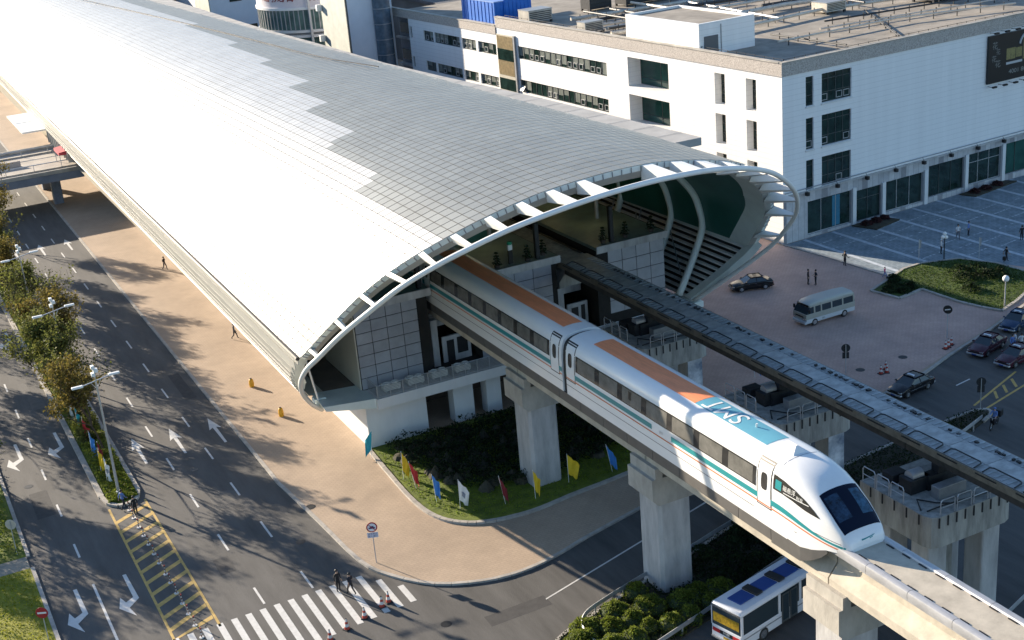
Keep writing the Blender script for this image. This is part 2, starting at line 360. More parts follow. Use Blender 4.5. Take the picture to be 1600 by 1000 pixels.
# plaza of blue grey stone with pale bands
PLZ = [(93.2, 121.0), (94.2, 113.8), (94.9, 105.0), (100.1, 106.3), (104.4, 104.7), (106.4, 100.8), (108, 97.5), (112, 96), (140, 105), (190, 121), (190, 127.2), (132, 123.6)]
pz = MB(); pz.prism(PLZ, .12, .136, bottom=False)
plaza = obj('plaza', pz, bluetile, kind='structure', label='blue grey stone plaza in the shade of the office building')
import itertools
def clipseg(a, b, poly):
    out = []; N = 120; run = []
    for i in range(N + 1):
        t = i / N; p = (a[0] + (b[0] - a[0]) * t, a[1] + (b[1] - a[1]) * t)
        if inside(p, poly): run.append(p)
        else:
            if len(run) > 1: out.append((run[0], run[-1]))
            run = []
    if len(run) > 1: out.append((run[0], run[-1]))
    return out
def strip(name, a, b, wd, z, mt, parent, th=.006):
    a = Vector((*a, 0)); b = Vector((*b, 0)); t = (b - a).normalized(); n = Vector((-t.y, t.x, 0)) * wd / 2
    mb = MB(); mb.obox((*(a - n).xy, z), (b - a), n * 2, (0, 0, th)); return obj(name, mb, mt, parent)
for k in range(11):
    x = 96 + k * 4.4
    for a, b in clipseg((x, 128), (x + 1.1, 96), PLZ): strip('paving_band', a, b, .5, .1365, tileline, plaza)
for k in range(9):
    y = 118.6 - k * 2.3
    for j in range(13):
        x0 = 96.3 + j * 4.4
        if random.random() < .62 and inside((x0 + .4, y), PLZ) and inside((x0 + 4.0, y + .6), PLZ):
            mb = MB()
            for q in range(7):
                if random.random() < .75: mb.box(x0 + .3 + q * .55, x0 + .3 + q * .55 + random.uniform(.22, .42), y + q * .09, y + q * .09 + random.uniform(.12, .2), .1365, .1415)
            if mb.v: obj('paving_strip', mb, tileline, plaza, kind='stuff')
kerb('kerb', [(93.2, 121), (94.2, 113.8), (94.9, 105)], plaza, .3, .1, .22)
# sunken door mats in front of the shops
for lab, P in (('shrubs', [(103.6, 121.4), (104.8, 118.4), (109.4, 119.6), (108.4, 121.8)]), ('shrubs', [(121.8, 122.6), (122.6, 120.6), (131.2, 122.2), (130.2, 123.4)])):
    mb = MB(); mb.prism(P, .13, .30); bed = obj('planting_bed', mb, soil, kind='structure')
# ---- median
MED = [(11.5, 330), (11.5, 105.2), (11.75, 103.6), (12.4, 102.75), (13.2, 102.65), (14.0, 103.2), (14.4, 104.6), (14.4, 330)]
mb = MB(); mb.prism([(p[0], p[1]) for p in MED], -.05, .10, bottom=False)
median = obj('median', mb, grassm, kind='structure', label='narrow grassy median planted with trees and shrubs')
kerb('kerb', [MED[0], MED[1]], median, .46, -.04, .2); kerb('kerb', MED[1:7], median, .34, -.04, .2, seg=.9); kerb('kerb', [MED[6], MED[7]], median, .34, -.04, .2)
# ---- lawn on the left edge
mb = MB(); mb.prism([(-60, 96.6), (-60, 40), (4.55, 62), (4.55, 96.6)], -.05, .12, bottom=False)
lawn = obj('lawn', mb, grassdry, kind='structure', label='sunlit yellowish green lawn beside the avenue')
mb = MB(); mb.prism([(-60, 330), (-60, 98.6), (4.55, 98.6), (4.55, 330)], -.05, .12, bottom=False)
verge = obj('verge', mb, grassm, kind='structure', label='shrub grown verge along the far side of the avenue')
mb = MB(); mb.prism([(-60, 98.6), (-60, 96.6), (4.55, 96.6), (4.55, 98.6)], -.05, .11, bottom=False)
obj('path', mb, mat('path_gravel', (.28, .25, .2), .9, var=.2), kind='structure', label='narrow pale path between lawn and shrubs')
kerb('kerb', [(4.7, 330), (4.7, 98.6)], verge); kerb('kerb', [(4.7, 96.6), (4.7, 62)], lawn)
# ---- garden bed by the station
GAR = [(33.0, 99.9), (32.75, 95.7), (32.5, 89.8), (32.75, 86.4), (33.7, 84.2), (35.7, 82.7), (39.2, 82.1), (43.4, 82.6), (49.1, 83.2), (60, 85.2), (62, 88), (62, 99.9)]
mb = MB(); mb.prism(GAR, .1, .2, bottom=False); garden = obj('garden_bed', mb, grassm, kind='structure', label='grass edged garden bed in the shadow below the station')
gk = [(p.x, p.y) for p in catmull([(*p, 0) for p in GAR[:10]], 4)]
kerb('kerb', gk, garden, .34, .08, .3, seg=.9)
# ---- bush bed between the roads
BED = [(32.4, 65.9), (33.4, 66.6), (37.0, 67.75), (41.0, 68.9), (46, 70.3), (53, 72.4), (64, 74.5), (75.4, 75.6), (78.4, 75.5), (78.5, 74.6), (76.8, 73.8), (57, 67.2), (44, 63.4), (37.0, 61.4), (33.2, 60.6), (30, 61.5), (30, 64.6)]
mb = MB(); mb.prism(BED, -.05, .12, bottom=False); bushbed = obj('bush_bed', mb, soil, kind='structure', label='dark strip of planted ground between the two roads')
kerb('kerb', [(p.x, p.y) for p in catmull([(*p, 0) for p in BED[:11]], 3)], bushbed, .26, -.04, .2, seg=1.0)
# ---- right lawn
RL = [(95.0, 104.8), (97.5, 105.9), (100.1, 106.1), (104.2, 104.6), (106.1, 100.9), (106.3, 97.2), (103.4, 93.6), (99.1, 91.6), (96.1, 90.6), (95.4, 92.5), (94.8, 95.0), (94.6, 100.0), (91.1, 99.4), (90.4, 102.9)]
mb = MB(); mb.prism(RL, .1, .22, bottom=False); rlawn = obj('lawn', mb, mat('lawn_painted_shade', (.05, .08, .012), .9, var=.4, vscale=1.0, bump=1.0, bscale=18), kind='structure', label='lawn island beside the plaza and taxi road, shade painted into its green')  # lawn colour darkened in place of shade; the sun still reaches it here
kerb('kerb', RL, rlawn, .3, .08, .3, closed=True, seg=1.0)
# ---- road markings
def mark(name, pts, mt=whitepaint, z=.005, th=.004):
    mb = MB(); mb.prism(pts, z, z + th, bottom=False); return obj(name, mb, mt, road)
dm = {}
def dash(x, y0, y1, wd=.16): mark('lane_dash', [(x - wd / 2, y0), (x + wd / 2, y0), (x + wd / 2, y1), (x - wd / 2, y1)])
for y in np.arange(98.7, 330, 8.0):
    for x in (17.9, 21.3): dash(x, y + (8 if False else 0), y + 2.7)
dash(18.0, 90.5, 93.4); dash(21.4, 90.5, 93.4); dash(18.05, 81.7, 84.2); dash(21.6, 81.7, 84.4)
for y in np.arange(96.2, 330, 7.7): dash(8.08, y, y + 2.4)
mark('lane_line', [(8.1, 62), (8.28, 62), (8.28, 91.6), (8.1, 91.6)])
def straight_arrow(x, y, L=6.1, far=False):
    mark('lane_arrow', [(x - .11, y), (x + .11, y), (x + .16, y + L * .62), (x + .55, y + L * .55), (x, y + L), (x - .55, y + L * .55), (x - .16, y + L * .62)])
for x in (16.2, 19.6, 23.2): straight_arrow(x, 109.4)
for x in (16.0, 19.3, 22.8): straight_arrow(x, 181.6)
def turn_arrow(x, y):
    mark('lane_arrow', [(x - .14, y), (x + .12, y), (x + .22, y - 3.9), (x - .65, y - 4.85), (x - .42, y - 6.2), (x - 1.3, y - 4.55), (x - .95, y - 3.1), (x - .72, y - 4.0), (x - .12, y - 3.55)][::-1])
for x, y in ((6.9, 91.6), (10.45, 91.6), (6.85, 121), (10.4, 121.4), (10.4, 153.2), (6.8, 153)): turn_arrow(x, y)
# hatched island
yl = [(11.55, 103.2), (14.75, 103.2)]
mark('hatch_edge', [(11.42, 80.7), (11.6, 80.7), (11.7, 102.8), (11.52, 102.8)], yellowpaint); mark('hatch_edge', [(14.55, 80.7), (14.73, 80.7), (14.6, 102.8), (14.42, 102.8)], yellowpaint)
y = 80.2
while y < 101:
    a = (11.6, y); b = (14.5, y + 1.75)
    mark('hatch_stripe', [(a[0], max(y, 80.8)), (b[0], y + 1.75), (b[0], y + 2.25), (a[0], max(y + .5, 81.0))], yellowpaint, z=.0045); y += 1.78
# repairs in the asphalt
patchm = mat('asphalt_patch', (.055, .053, .052), .9, var=.25, vscale=1.5, bump=.2); patchp = mat('asphalt_pale_patch', (.105, .10, .093), .9, var=.2, vscale=1.5, bump=.2)
for x, y, a, b, mt in ((6.3, 104.5, 1.5, 5.2, patchm), (19.0, 97.2, 2.2, 3.1, patchp), (22.6, 121, 1.1, 7.5, patchm), (30.0, 70.2, 4.6, 1.4, patchm), (9.5, 128, 1.3, 4.4, patchp), (16.5, 87.2, 1.2, 2.6, patchm), (20.0, 68.5, 6, 1.2, patchp), (70, 77.8, 5, 1.1, patchm)):
    mark('repair_patch', [(x, y), (x + a, y + .1), (x + a, y + b), (x + .05, y + b - .1)], mt, z=.0015, th=.002)
for x, y in ((19.4, 105.6), (6.6, 111.2), (23.0, 88.5), (27.6, 72.2), (16.6, 132)):
    mb = MB(); mb.cyl(x, y, .001, .008, .38, 16); mb.cyl(x, y, .008, .012, .30, 16); obj('manhole_cover', mb, darksteel, road)
# crosswalk
for k in range(19):
    x = 26.9 - 1.02 * k; y1 = 78.4 if k == 0 else (80.0 if k == 1 else 81.3 - .02 * k); y0 = 76.0 - .12 * k
    mark('crosswalk_stripe', [(x - .22, y0), (x + .22, y0), (x + .22, y1), (x - .22, y1)])
mark('lane_line', [(34.5, 71.0), (34.55, 71.14), (53.0, 76.6), (53.0, 76.44)])
mark('lane_line', [(80.4, 80.42), (82.3, 80.74), (82.3, 80.88), (80.4, 80.56)]); mark('lane_line', [(71.0, 78.3), (73.0, 78.7), (73.0, 78.84), (71.0, 78.44)])
mark('lane_line', [(80.4, 71.6), (82.3, 72.3), (82.3, 72.44), (80.4, 71.74)])
for a, b in (((78.6, 76.6), (86.5, 79.6)), ((79.0, 75.6), (88, 77.9))):
    d = Vector((b[0] - a[0], b[1] - a[1])).normalized(); n = Vector((-d.y, d.x)) * .1
    mark('hatch_edge', [(a[0] - n.x, a[1] - n.y), (b[0] - n.x, b[1] - n.y), (b[0] + n.x, b[1] + n.y), (a[0] + n.x, a[1] + n.y)], yellowpaint)
for k in range(3):
    mark('hatch_stripe', [(81 + k * 1.5, 76.5 + .38 * k), (81.3 + k * 1.5, 76.5 + .38 * k), (82.2 + k * 1.5, 77.7 + .5 * k), (81.9 + k * 1.5, 77.7 + .5 * k)], yellowpaint, z=.0045)
# ------------------------------------------------------------------ station: an oval tube whose mouth is cut at a forward rake
RAKE = 1.17
RING3 = [(29.97, 101.64, 4.1), (28.73, 99.97, 5.53), (27.49, 97.66, 7.5), (26.8, 95.73, 9.15), (26.55, 94.1, 10.54), (26.68, 92.62, 11.81), (27.21, 91.3, 12.93), (28.27, 88.5, 15.33), (29.77, 85.8, 17.63), (31.35, 83.35, 19.73), (33.42, 81.43, 21.37), (35.59, 80.03, 22.57), (37.82, 78.85, 23.58), (40.21, 78.0, 24.3), (42.58, 77.4, 24.82), (44.88, 76.98, 25.17), (47.78, 76.7, 25.4), (50.88, 76.75, 25.36), (52.93, 76.95, 25.2), (54.79, 77.3, 24.9), (57.03, 77.95, 24.35), (59.47, 78.98, 23.47), (61.4, 80.13, 22.49), (63.33, 81.54, 21.28), (65.18, 83.13, 19.92), (66.79, 84.87, 18.44), (68.32, 87.07, 16.55), (69.1, 89.3, 14.65), (69.45, 92.12, 12.23), (68.3, 95.65, 9.21), (66.44, 99.76, 5.71)]
PROF = [(a, c) for a, b, c in RING3]
RP = [(26.72, 12.0)] + PROF[6:29]                      # the closed skin, from the left gutter over the crest to the right bulge
DY = [(26, 1.9), (28.3, 2.3), (29.8, 2.9), (33, 3.2), (38, 3.7), (42, 4.3), (51, 4.3), (54, 3.5), (57, 3.1), (62, 3.2), (70, 3.5)]
def yf(x, z):
    return 100 - RAKE * (z - 5.5) + (lerp(z, [(5.5, .25), (9, .7), (12, 1.6), (15, 2.6), (18.4, 3.3)]) if x > 66.3 and z < 18.4 else lerp(x, DY))
CXS = 48.2
def wp(x, y, z):                                        # the tube tapers a little towards the far end
    d = max(0., y - 95); return (CXS + (x - CXS) * (1 - (.0009 if x > CXS else .0004) * d), y, 5.5 + (z - 5.5) * (1 - .0008 * d) if z > 5.5 else z)
def offs(P, d):
    out = []
    for i in range(len(P)):
        a = Vector(P[max(i - 1, 0)]); b = Vector(P[min(i + 1, len(P) - 1)]); t = (b - a).normalized(); out.append((P[i][0] + t.y * d, P[i][1] - t.x * d))
    return out
def smooth2(P, k=4): return [(p.x, p.z) for p in catmull([(x, 0, z) for x, z in P], k)]
station = thing('maglev_station', 'long silvery vaulted train station with an open oval mouth', 'station', (33.5, 101.2, 0))
YEND = 330.0
pr = smooth2(RP, 16); d = [0.]
for a, b in zip(pr, pr[1:]): d.append(d[-1] + math.dist(a, b))
PITCH = .8; LASTX = 60.0
SEND = float(np.interp(LASTX, [p[0] for p in pr], d)); NROW = round(SEND / PITCH); S = np.linspace(0, SEND, NROW + 1)
SX = np.interp(S, d, [p[0] for p in pr]); SZ = np.interp(S, d, [p[1] for p in pr])
PW = 1.15; G = .045; GL = .028
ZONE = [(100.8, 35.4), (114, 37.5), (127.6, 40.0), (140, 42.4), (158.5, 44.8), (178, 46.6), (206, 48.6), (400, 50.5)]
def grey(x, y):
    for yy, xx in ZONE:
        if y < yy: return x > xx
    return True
stuffA = MB(); stuffB = MB(); near = []
for i in range(NROW):
    x0, x1, z0, z1 = SX[i], SX[i + 1], SZ[i], SZ[i + 1]; t = Vector((x1 - x0, 0, z1 - z0)).normalized(); n = Vector((-t.z, 0, t.x))
    ya, yb = yf(x0, z0), yf(x1, z1); k = 0; kend = int((YEND - ya) / PW)
    e = t * GL
    while k < kend:
        y0a, y0b = ya + k * PW + G, yb + k * PW + G; y1a, y1b = y0a + PW - 2 * G, y0b + PW - 2 * G
        tilt = [.035 + random.uniform(-.0022, .0022) for _ in range(4)]
        A = (x0 + e.x, z0 + e.z); B = (x1 - e.x, z1 - e.z)
        top = [Vector(wp(A[0], y0a, A[1])) + n * tilt[0], Vector(wp(B[0], y0b, B[1])) + n * tilt[1], Vector(wp(B[0], y1b, B[1])) + n * tilt[2], Vector(wp(A[0], y1a, A[1])) + n * tilt[3]]
        low = [p - n * .04 for p in top]
        near.append((top[0].length, i, top + low, [(3, 2, 1, 0), (0, 1, 5, 4), (1, 2, 6, 5), (2, 3, 7, 6), (3, 0, 4, 7)], grey((x0 + x1) / 2, (y0a + y1b) / 2))); k += 1
near.sort(key=lambda q: q[0])
for q, (k, i, V, fc, gz) in enumerate(near):
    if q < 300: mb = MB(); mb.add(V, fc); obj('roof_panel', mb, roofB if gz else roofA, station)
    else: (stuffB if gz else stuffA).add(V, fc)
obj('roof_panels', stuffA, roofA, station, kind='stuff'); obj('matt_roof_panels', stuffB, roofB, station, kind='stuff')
YB_ = list(np.arange(96, YEND + 1, 6.0))
def sheet(name, P, mt, dy0=0., dz=0., smooth=True, yb=None):
    """a sheet of the tube: starts at the raked mouth, runs back along the station"""
    rows = [[wp(x, yf(x, z) + dy0, z + dz) for x, z in P]]
    Y0 = max(yf(x, z) for x, z in P) + dy0
    for Y in [y for y in (yb or YB_) if y > Y0 + .5]: rows.append([wp(x, Y, z + dz) for x, z in P])
    mb = MB(); mb.quadgrid(rows); return obj(name, mb, mt, station, smooth=smooth)
sheet('roof_underlay', [(SX[i], SZ[i] - .02) for i in range(NROW + 1)], underlay, .02)
shp = [p for p in pr if p[0] >= LASTX - .01 or (p[1] < 15 and p[0] > 60)]
sheet('shoulder_skin', shp, roofB)
# inner lining
ip = offs(pr, .95); oy = [yf(x, z) for x, z in pr]
def ribbon(name, P0, Y0, P1, Y1, mt):
    mb = MB(); mb.quadgrid([[(x, y, z) for (x, z), y in zip(P0, Y0)], [(x, y, z) for (x, z), y in zip(P1, Y1)]]); return obj(name, mb, mt, station, smooth=True)
lip = offs(pr, .42)
ribbon('fascia', pr, oy, lip, [y + .02 for y in oy], soffit); ribbon('fascia_lip', lip, [y + .02 for y in oy], ip, [y + .25 for y in oy], louvre)
ribbon('soffit_band', ip, [y + .25 for y in oy], offs(pr, .97), [y + 3.0 for y in oy], soffit)
rows = [[(x, y + 3.0, z) for (x, z), y in zip(offs(pr, .98), oy)]]
for Y in np.arange(104.5, YEND, 9): rows.append([wp(x, Y, z) for x, z in offs(pr, .98)])
mb = MB(); mb.quadgrid(rows); obj('inner_glazing', mb, darkglaze, station, smooth=True)
for k in range(6, len(pr) - 4, 4):
    (x, z), (x2, z2) = pr[k], lip[k]; y = oy[k]; mb = MB(); mb.tube([(x, y - .03, z - .03), (x2, y - .03, z2)], .045, 4); obj('fascia_rib', mb, greysteel, station)
# gutter slab along the right shoulder, seam and shadow gutter
SLO = [(111.8, 76.0), (127, 75.0), (144.5, 73.9), (164, 71.8), (182, 70.3), (208, 69.7), (236, 68.6), (330, 68.0)]
def sli(y): return wp(67.4, y, 17.5)[0] - .5
rwt = []
for Y in [111.8] + list(range(118, 331, 8)):
    a, b = sli(Y), lerp(Y, SLO); rwt.append([(a, Y, 17.6), (b, Y, 17.55), (b, Y, 16.75), (a, Y, 16.75)])
mb = MB(); mb.quadgrid(rwt, closed=True); mb.add(rwt[0], [(0, 3, 2, 1)]); obj('side_flat_roof', mb, mat('flat_roof_sheet', (.40, .39, .365), .7, var=.15, vscale=.4), station)
mb = MB()
for Y in np.arange(115, 320, 4.5): mb.box(sli(Y), lerp(Y, SLO) - .05, Y, Y + .06, 17.602, 17.615)
obj('roof_joints', mb, greysteel, station, kind='stuff')
for Y in np.arange(113, 320, 12):
    mb = MB(); x = lerp(Y, SLO) - .8; mb.box(x - .25, x + .25, Y, Y + .5, .12, 16.75); obj('side_column', mb, concrete_grey, station)
mb = MB(); mb.tube([wp(lerp(y, [(139, 53.5), (153, 51.2), (177, 50.6), (205, 49.3), (241, 47.1), (278, 44.8), (330, 43)]), y, 25.52) for y in range(140, 330, 10)], .07, 5); obj('roof_seam', mb, darksteel, station)
mb = MB(); mb.tube([wp(26.5, y, 12.0) for y in (94.4, 120, 160, 220, YEND)], .17, 6); obj('shadow_gutter', mb, black, station)
# louvre slats wrapping the lower edge
lowp = smooth2([(26.72, 12.0)] + PROF[5:0:-1], 8)
dd = [0.]
for a, b in zip(lowp, lowp[1:]): dd.append(dd[-1] + math.dist(a, b))
for s_ in np.linspace(.35, dd[-1] - .1, 11):
    x = float(np.interp(s_, dd, [p[0] for p in lowp])); z = float(np.interp(s_, dd, [p[1] for p in lowp])); j = min(range(len(lowp) - 1), key=lambda q: abs(dd[q] - s_))
    t = Vector((lowp[j + 1][0] - lowp[j][0], lowp[j + 1][1] - lowp[j][1])).normalized(); nn = Vector((t.y, -t.x)); q = t + nn * -.12; q.normalize()
    c = Vector((x, z)); cx = [c - q * .33, c + q * .33, c + q * .33 - nn * -.06, c - q * .33 - nn * -.06]
    ys = yf(x, z); mb = MB(); rows = [[wp(p.x, y, p.y) for p in cx] for y in (ys, 130, 180, 240, YEND)]; mb.quadgrid(rows, closed=True); mb.add(rows[0], [(0, 1, 2, 3)]); obj('louvre_slat', mb, louvre, station)
sheet('louvre_backing', [(x + .28, z) for x, z in lowp], cream, .5)
mb = MB(); mb.quadgrid([[(28.9, Y, 5.45), (33.6, Y, 4.35)] for Y in (102.2, YEND)]); obj('eave_soffit', mb, cream, station)
rl = smooth2([PROF[28], (69.2, 10.8), PROF[29], PROF[30]], 8); de = [0.]
for a, b in zip(rl, rl[1:]): de.append(de[-1] + math.dist(a, b))
for s_ in np.linspace(.45, de[-1], 13):
    x = float(np.interp(s_, de, [p[0] for p in rl])); z = float(np.interp(s_, de, [p[1] for p in rl])); ys = yf(x, z)
    for y0, y1 in ((ys, 121.6), (122.2, 142.6), (143.2, 190)):
        mb = MB(); mb.extr_y([(x - .16, z + .2), (x + .14, z + .24), (x + .16, z + .1), (x - .14, z + .04)], y0, y1); obj('louvre_slat', mb, whitemetal, station)
for Y in np.arange(102.4, 186, 5.2):
    mb = MB(); mb.tube([(x - .2, Y, z) for x, z in rl[2:]], .06, 5); obj('louvre_post', mb, greysteel, station)
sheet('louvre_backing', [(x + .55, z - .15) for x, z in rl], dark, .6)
ey = [yf(x, z) for x, z in rl]; r1 = [(x - .25, z + .28) for x, z in rl]; r2 = [(x + .32, z - .3) for x, z in rl]
ribbon('edge_band', r1, [y - .12 for y in ey], r2, [y - .12 for y in ey], soffit); ribbon('edge_band', r1, [y - .12 for y in ey], r1, [y + .9 for y in ey], soffit)
ly = [yf(x, z) + .35 for x, z in lowp]; ribbon('louvre_end', lowp, ly, [(x + min(1.1, .35 + .4 * abs(z - 5.5)), z + (.25 if z < 7 else 0)) for x, z in lowp], [y + .1 for y in ly], soffit)
sheet('lining_band', [(68.55, 13.3), (68.75, 12.4), (69.0, 11.6)], soffit, .6)
ribp = offs(smooth2([PROF[18]] + PROF[19:]), 1.3)
for Y in (100.6, 105.8, 115, 124, 133):
    mb = MB(); mb.tube([(x, Y, z) for x, z in ribp], .34, 8); obj('arch_rib', mb, soffit, station, smooth=True)
mb = MB(); mb.tube([(57.5, 98, 22.8), (64.5, 122, 16.5)], .1, 6); obj('brace', mb, soffit, station)
mb = MB(); mb.tube([(65.9, 101, 8.0), (68.0, 106, 11.3)], .05, 5); mb.tube([(65.5, 108, 8.6), (68.0, 112, 11.3)], .05, 5); obj('brace', mb, greysteel, station)
# mouth ring and fins
ringp = catmull(RING3, 5)
mb = MB(); mb.tube(ringp, .2, 10); obj('mouth_ring', mb, whitemetal, station, smooth=True)
FIN = [27.21, 28.6, 30.1, 31.6, 33.6, 35.7, 38.0, 40.3, 42.6, 44.9, 50.3, 52.6, 54.6, 57.0, 59.6, 62.0, 64.4, 66.6, 68.3, 69.3]
for x in FIN:
    z = float(np.interp(x, [p[0] for p in pr], [p[1] for p in pr]))
    i = min(range(len(ringp)), key=lambda q: (ringp[q].x - x) ** 2 + (ringp[q].z - z) ** 2)
    t = (ringp[min(i + 1, len(ringp) - 1)] - ringp[max(i - 1, 0)]).normalized(); nn = Vector((t.z, 0, -t.x)).normalized()
    dp = lerp(x, [(26, .35), (40, .7), (48, 1.1), (70, 1.0)]); wd = t * .17
    wd2 = t * lerp(x, [(26, .2), (44, .3), (54, .5), (62, .5), (70, .3)])
    a = ringp[i].copy(); b = Vector((x, yf(x, z) + .08, z - .03))
    V = [a - wd, a + wd, a + wd + nn * .2, a - wd + nn * .2, b - wd2, b + wd2, b + wd2 + nn * dp, b - wd2 + nn * dp]
    mb = MB(); mb.add(V, [(0, 1, 2, 3), (7, 6, 5, 4), (0, 4, 5, 1), (1, 5, 6, 2), (2, 6, 7, 3), (3, 7, 4, 0)]); obj('mouth_fin', mb, whitemetal, station)
mb = MB(); mb.bevbox(29.3, 30.3, 101.0, 101.9, 4.5, 5.4, .06); obj('ring_foot', mb, soffit, station)
mb = MB(); mb.tube([(27.9, 97.5, 11.2), (29.6, 101.0, 5.3)], .09, 6); obj('tie_rod', mb, whitemetal, station)
mb = MB(); mb.bevbox(66.0, 67.1, 99.2, 102.8, 5.1, 5.7, .06); obj('ring_foot', mb, soffit, station)
# concourse blocks with clad end walls
def clad(x0, x1, z0, z1, nx, nz, y=101.2, skip=None):
    wx = (x1 - x0) / nx; wz = (z1 - z0) / nz
    for i in range(nx):
        for j in range(nz):
            if skip and skip(i, j): continue
            mb = MB(); mb.box(x0 + i * wx + .03, x0 + (i + 1) * wx - .03, y - .07, y - .002, z0 + j * wz + .03, z0 + (j + 1) * wz - .03); obj('wall_panel', mb, cladding, station)
for (x0, x1, z1) in ((33.6, 40.3, 12.35), (45.0, 52.9, 12.45), (57.0, 64.2, 12.35)):
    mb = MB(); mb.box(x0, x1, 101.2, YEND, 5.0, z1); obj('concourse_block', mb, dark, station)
    mb = MB(); mb.box(x0 - .05, x1 + .25, 100.9, YEND, z1, z1 + .3); obj('platform_slab', mb, platform, station)
    mb = MB(); mb.box(x0 - .08, x1 + .3, 100.8, 100.9, z1 - .25, z1 + .42); obj('platform_edge', mb, concrete_grey, station)
clad(33.6, 39.3, 5.05, 12.1, 4, 7); clad(45.0, 52.4, 7.2, 12.2, 4, 5); clad(58.2, 64.2, 6.0, 12.1, 4, 5)
clad(45.0, 50.4, 5.05, 7.2, 3, 2)
mb = MB(); mb.box(33.5, 33.598, 101.3, 330, 5.0, 12.6); obj('side_wall', mb, cream, station)
mb = MB(); mb.box(30.2, 33.45, 102.6, 330, 4.9, 5.02); obj('side_walkway', mb, brownfloor, station)
for (x0, x1) in ((40.3, 45.0), (52.9, 57.0)):       # deep slots under the tracks
    mb = MB(); mb.box(x0, x1, 109, 110, 4.2, 9.6); obj('slot_wall', mb, dark, station)
    mb = MB(); mb.box(x0 + .4, x0 + 1.0, 102.0, 102.6, 5, 9.3); obj('slot_column', mb, concrete_grey, station)
    mb = MB(); mb.box(x0 + .2, x1 - .2, 104, 105.2, 7.9, 9.2); obj('slot_beam', mb, concrete_grey, station)
    mb = MB(); mb.box(x0 + 1.5, x1 - .5, 102.4, 102.6, 5.0, 7.4, 0); mb.box(x0 + 1.9, x0 + 2.6, 102.36, 102.42, 5.0, 7.0, 1); mb.box(x0 + 2.9, x1 - .8, 102.36, 102.42, 5.6, 7.1, 1); obj('plant_room_wall', mb, [concrete_grey, black], station)
# balcony: floor slab, rail, and the wedge running to the left end of the ring
mb = MB(); mb.box(33.9, 64.5, 98.6, 101.15, 4.1, 5.0); obj('balcony_slab', mb, whitewall, station)
mb = MB(); V = [(29.4, 99.2, 5.35), (29.6, 99.2, 4.9), (33.88, 98.9, 4.12), (33.88, 98.9, 5.0), (29.5, 102.6, 5.35), (29.7, 102.6, 4.9), (33.88, 102.6, 4.3), (33.88, 102.6, 5.0)]
mb.add(V, [(0, 1, 2, 3), (7, 6, 5, 4), (0, 3, 7, 4), (1, 5, 6, 2), (0, 4, 5, 1)]); obj('wedge_slab', mb, soffit, station)
rail = MB(); rail.tube([(34.0, 101.0, 6.15), (34.0, 98.68, 6.15), (64.3, 98.68, 6.15)], .035, 6); rail.tube([(34.0, 98.68, 5.12), (64.3, 98.68, 5.12)], .025, 6); obj('balcony_handrail', rail, galv, station)
pm = MB(); pm.box(-.03, .03, -.03, .03, 5.0, 6.15); pme = mesh('rail_post', pm, galv)
im = MB()
for k in range(7): im.box(.05, 1.11, -.012, .012, 5.2 + k * .13, 5.232 + k * .13)
ime = mesh('rail_mesh', im, greysteel)
for k in range(27):
    inst('rail_post', pme, station, (34.0 + k * 1.16 - 33.5, 98.68 - 101.2, 0))
    if k < 26: inst('rail_mesh', ime, station, (34.0 + k * 1.16 - 33.5, 98.68 - 101.2, 0))
for k in (0, 1): inst('rail_mesh', ime, station, (34.0 - 33.5, 98.68 + 1.16 * k - 101.2, 0), (0, 0, R(90)))
# undercroft walls and columns
mb = MB(); mb.box(33.2, 38.7, 99.9, 101.0, 0, 4.1); obj('undercroft_wall', mb, whitewall, station)
mb = MB(); mb.box(33.2, 33.6, 101.0, 330, 0, 4.3); obj('undercroft_wall', mb, whitewall, station)
for x0, x1 in ((41.4, 43.3), (44.6, 46.0), (50.2, 51.8), (56, 57.6), (61, 62.6)):
    mb = MB(); mb.box(x0, x1, 100.2, 101.4, 0, 4.1); obj('undercroft_column', mb, whitewall, station)
mb = MB(); mb.box(33.6, 66, 106, 106.4, 0, 4.95); obj('undercroft_back', mb, mat('brown_wall', (.10, .065, .045), .9, var=.3), station)
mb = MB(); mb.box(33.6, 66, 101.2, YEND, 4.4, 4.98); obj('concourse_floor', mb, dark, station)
# glass screens and platform furniture at the platform ends
for x in (41.2 - 1.3, 51.4, 59.0):
    mb = MB(); mb.box(x - .18, x + .18, 101.5, 101.9, 12.65, 16.0); obj('platform_column', mb, darksteel, station)
for y in range(106, 150, 8):
    for x in (48.9, 60.4):
        mb = MB(); mb.box(x - .1, x + .1, y, y + 2.6, 15.6, 15.72); obj('platform_lamp', mb, mat('lamp_tube', (.9, .8, .5), .4, emit=((1, .78, .35), 2.5)), station)
        mb = MB(); mb.cyl(x + 1.4, y + 3, 12.6, 15.9, .2, 10); obj('platform_column', mb, greysteel, station)
    mb = MB(); mb.box(47, 51, y + 4, y + 4.2, 12.75, 14.9); obj('platform_screen', mb, darkglaze, station)
mb = MB(); mb.box(30, 78, 329, 330, 0, 17); obj('end_wall', mb, dark, station)
# canopy over the side entrance, far left
mb = MB(); mb.box(24.4, 28.4, 226, 243.5, 8.0, 8.25); mb.box(24.4, 28.4, 234.6, 234.7, 8.25, 8.3); obj('entrance_canopy', mb, whitemetal, station)
mb = MB()
for k in range(10): mb.box(28.0, 28.9, 207 + k * 2, 207.3 + k * 2, 6.2, 8.1)
obj('entrance_louvres', mb, greysteel, station, kind='stuff')
for x, y in ((31.0, 131.5), (30.7, 163.6)): pass
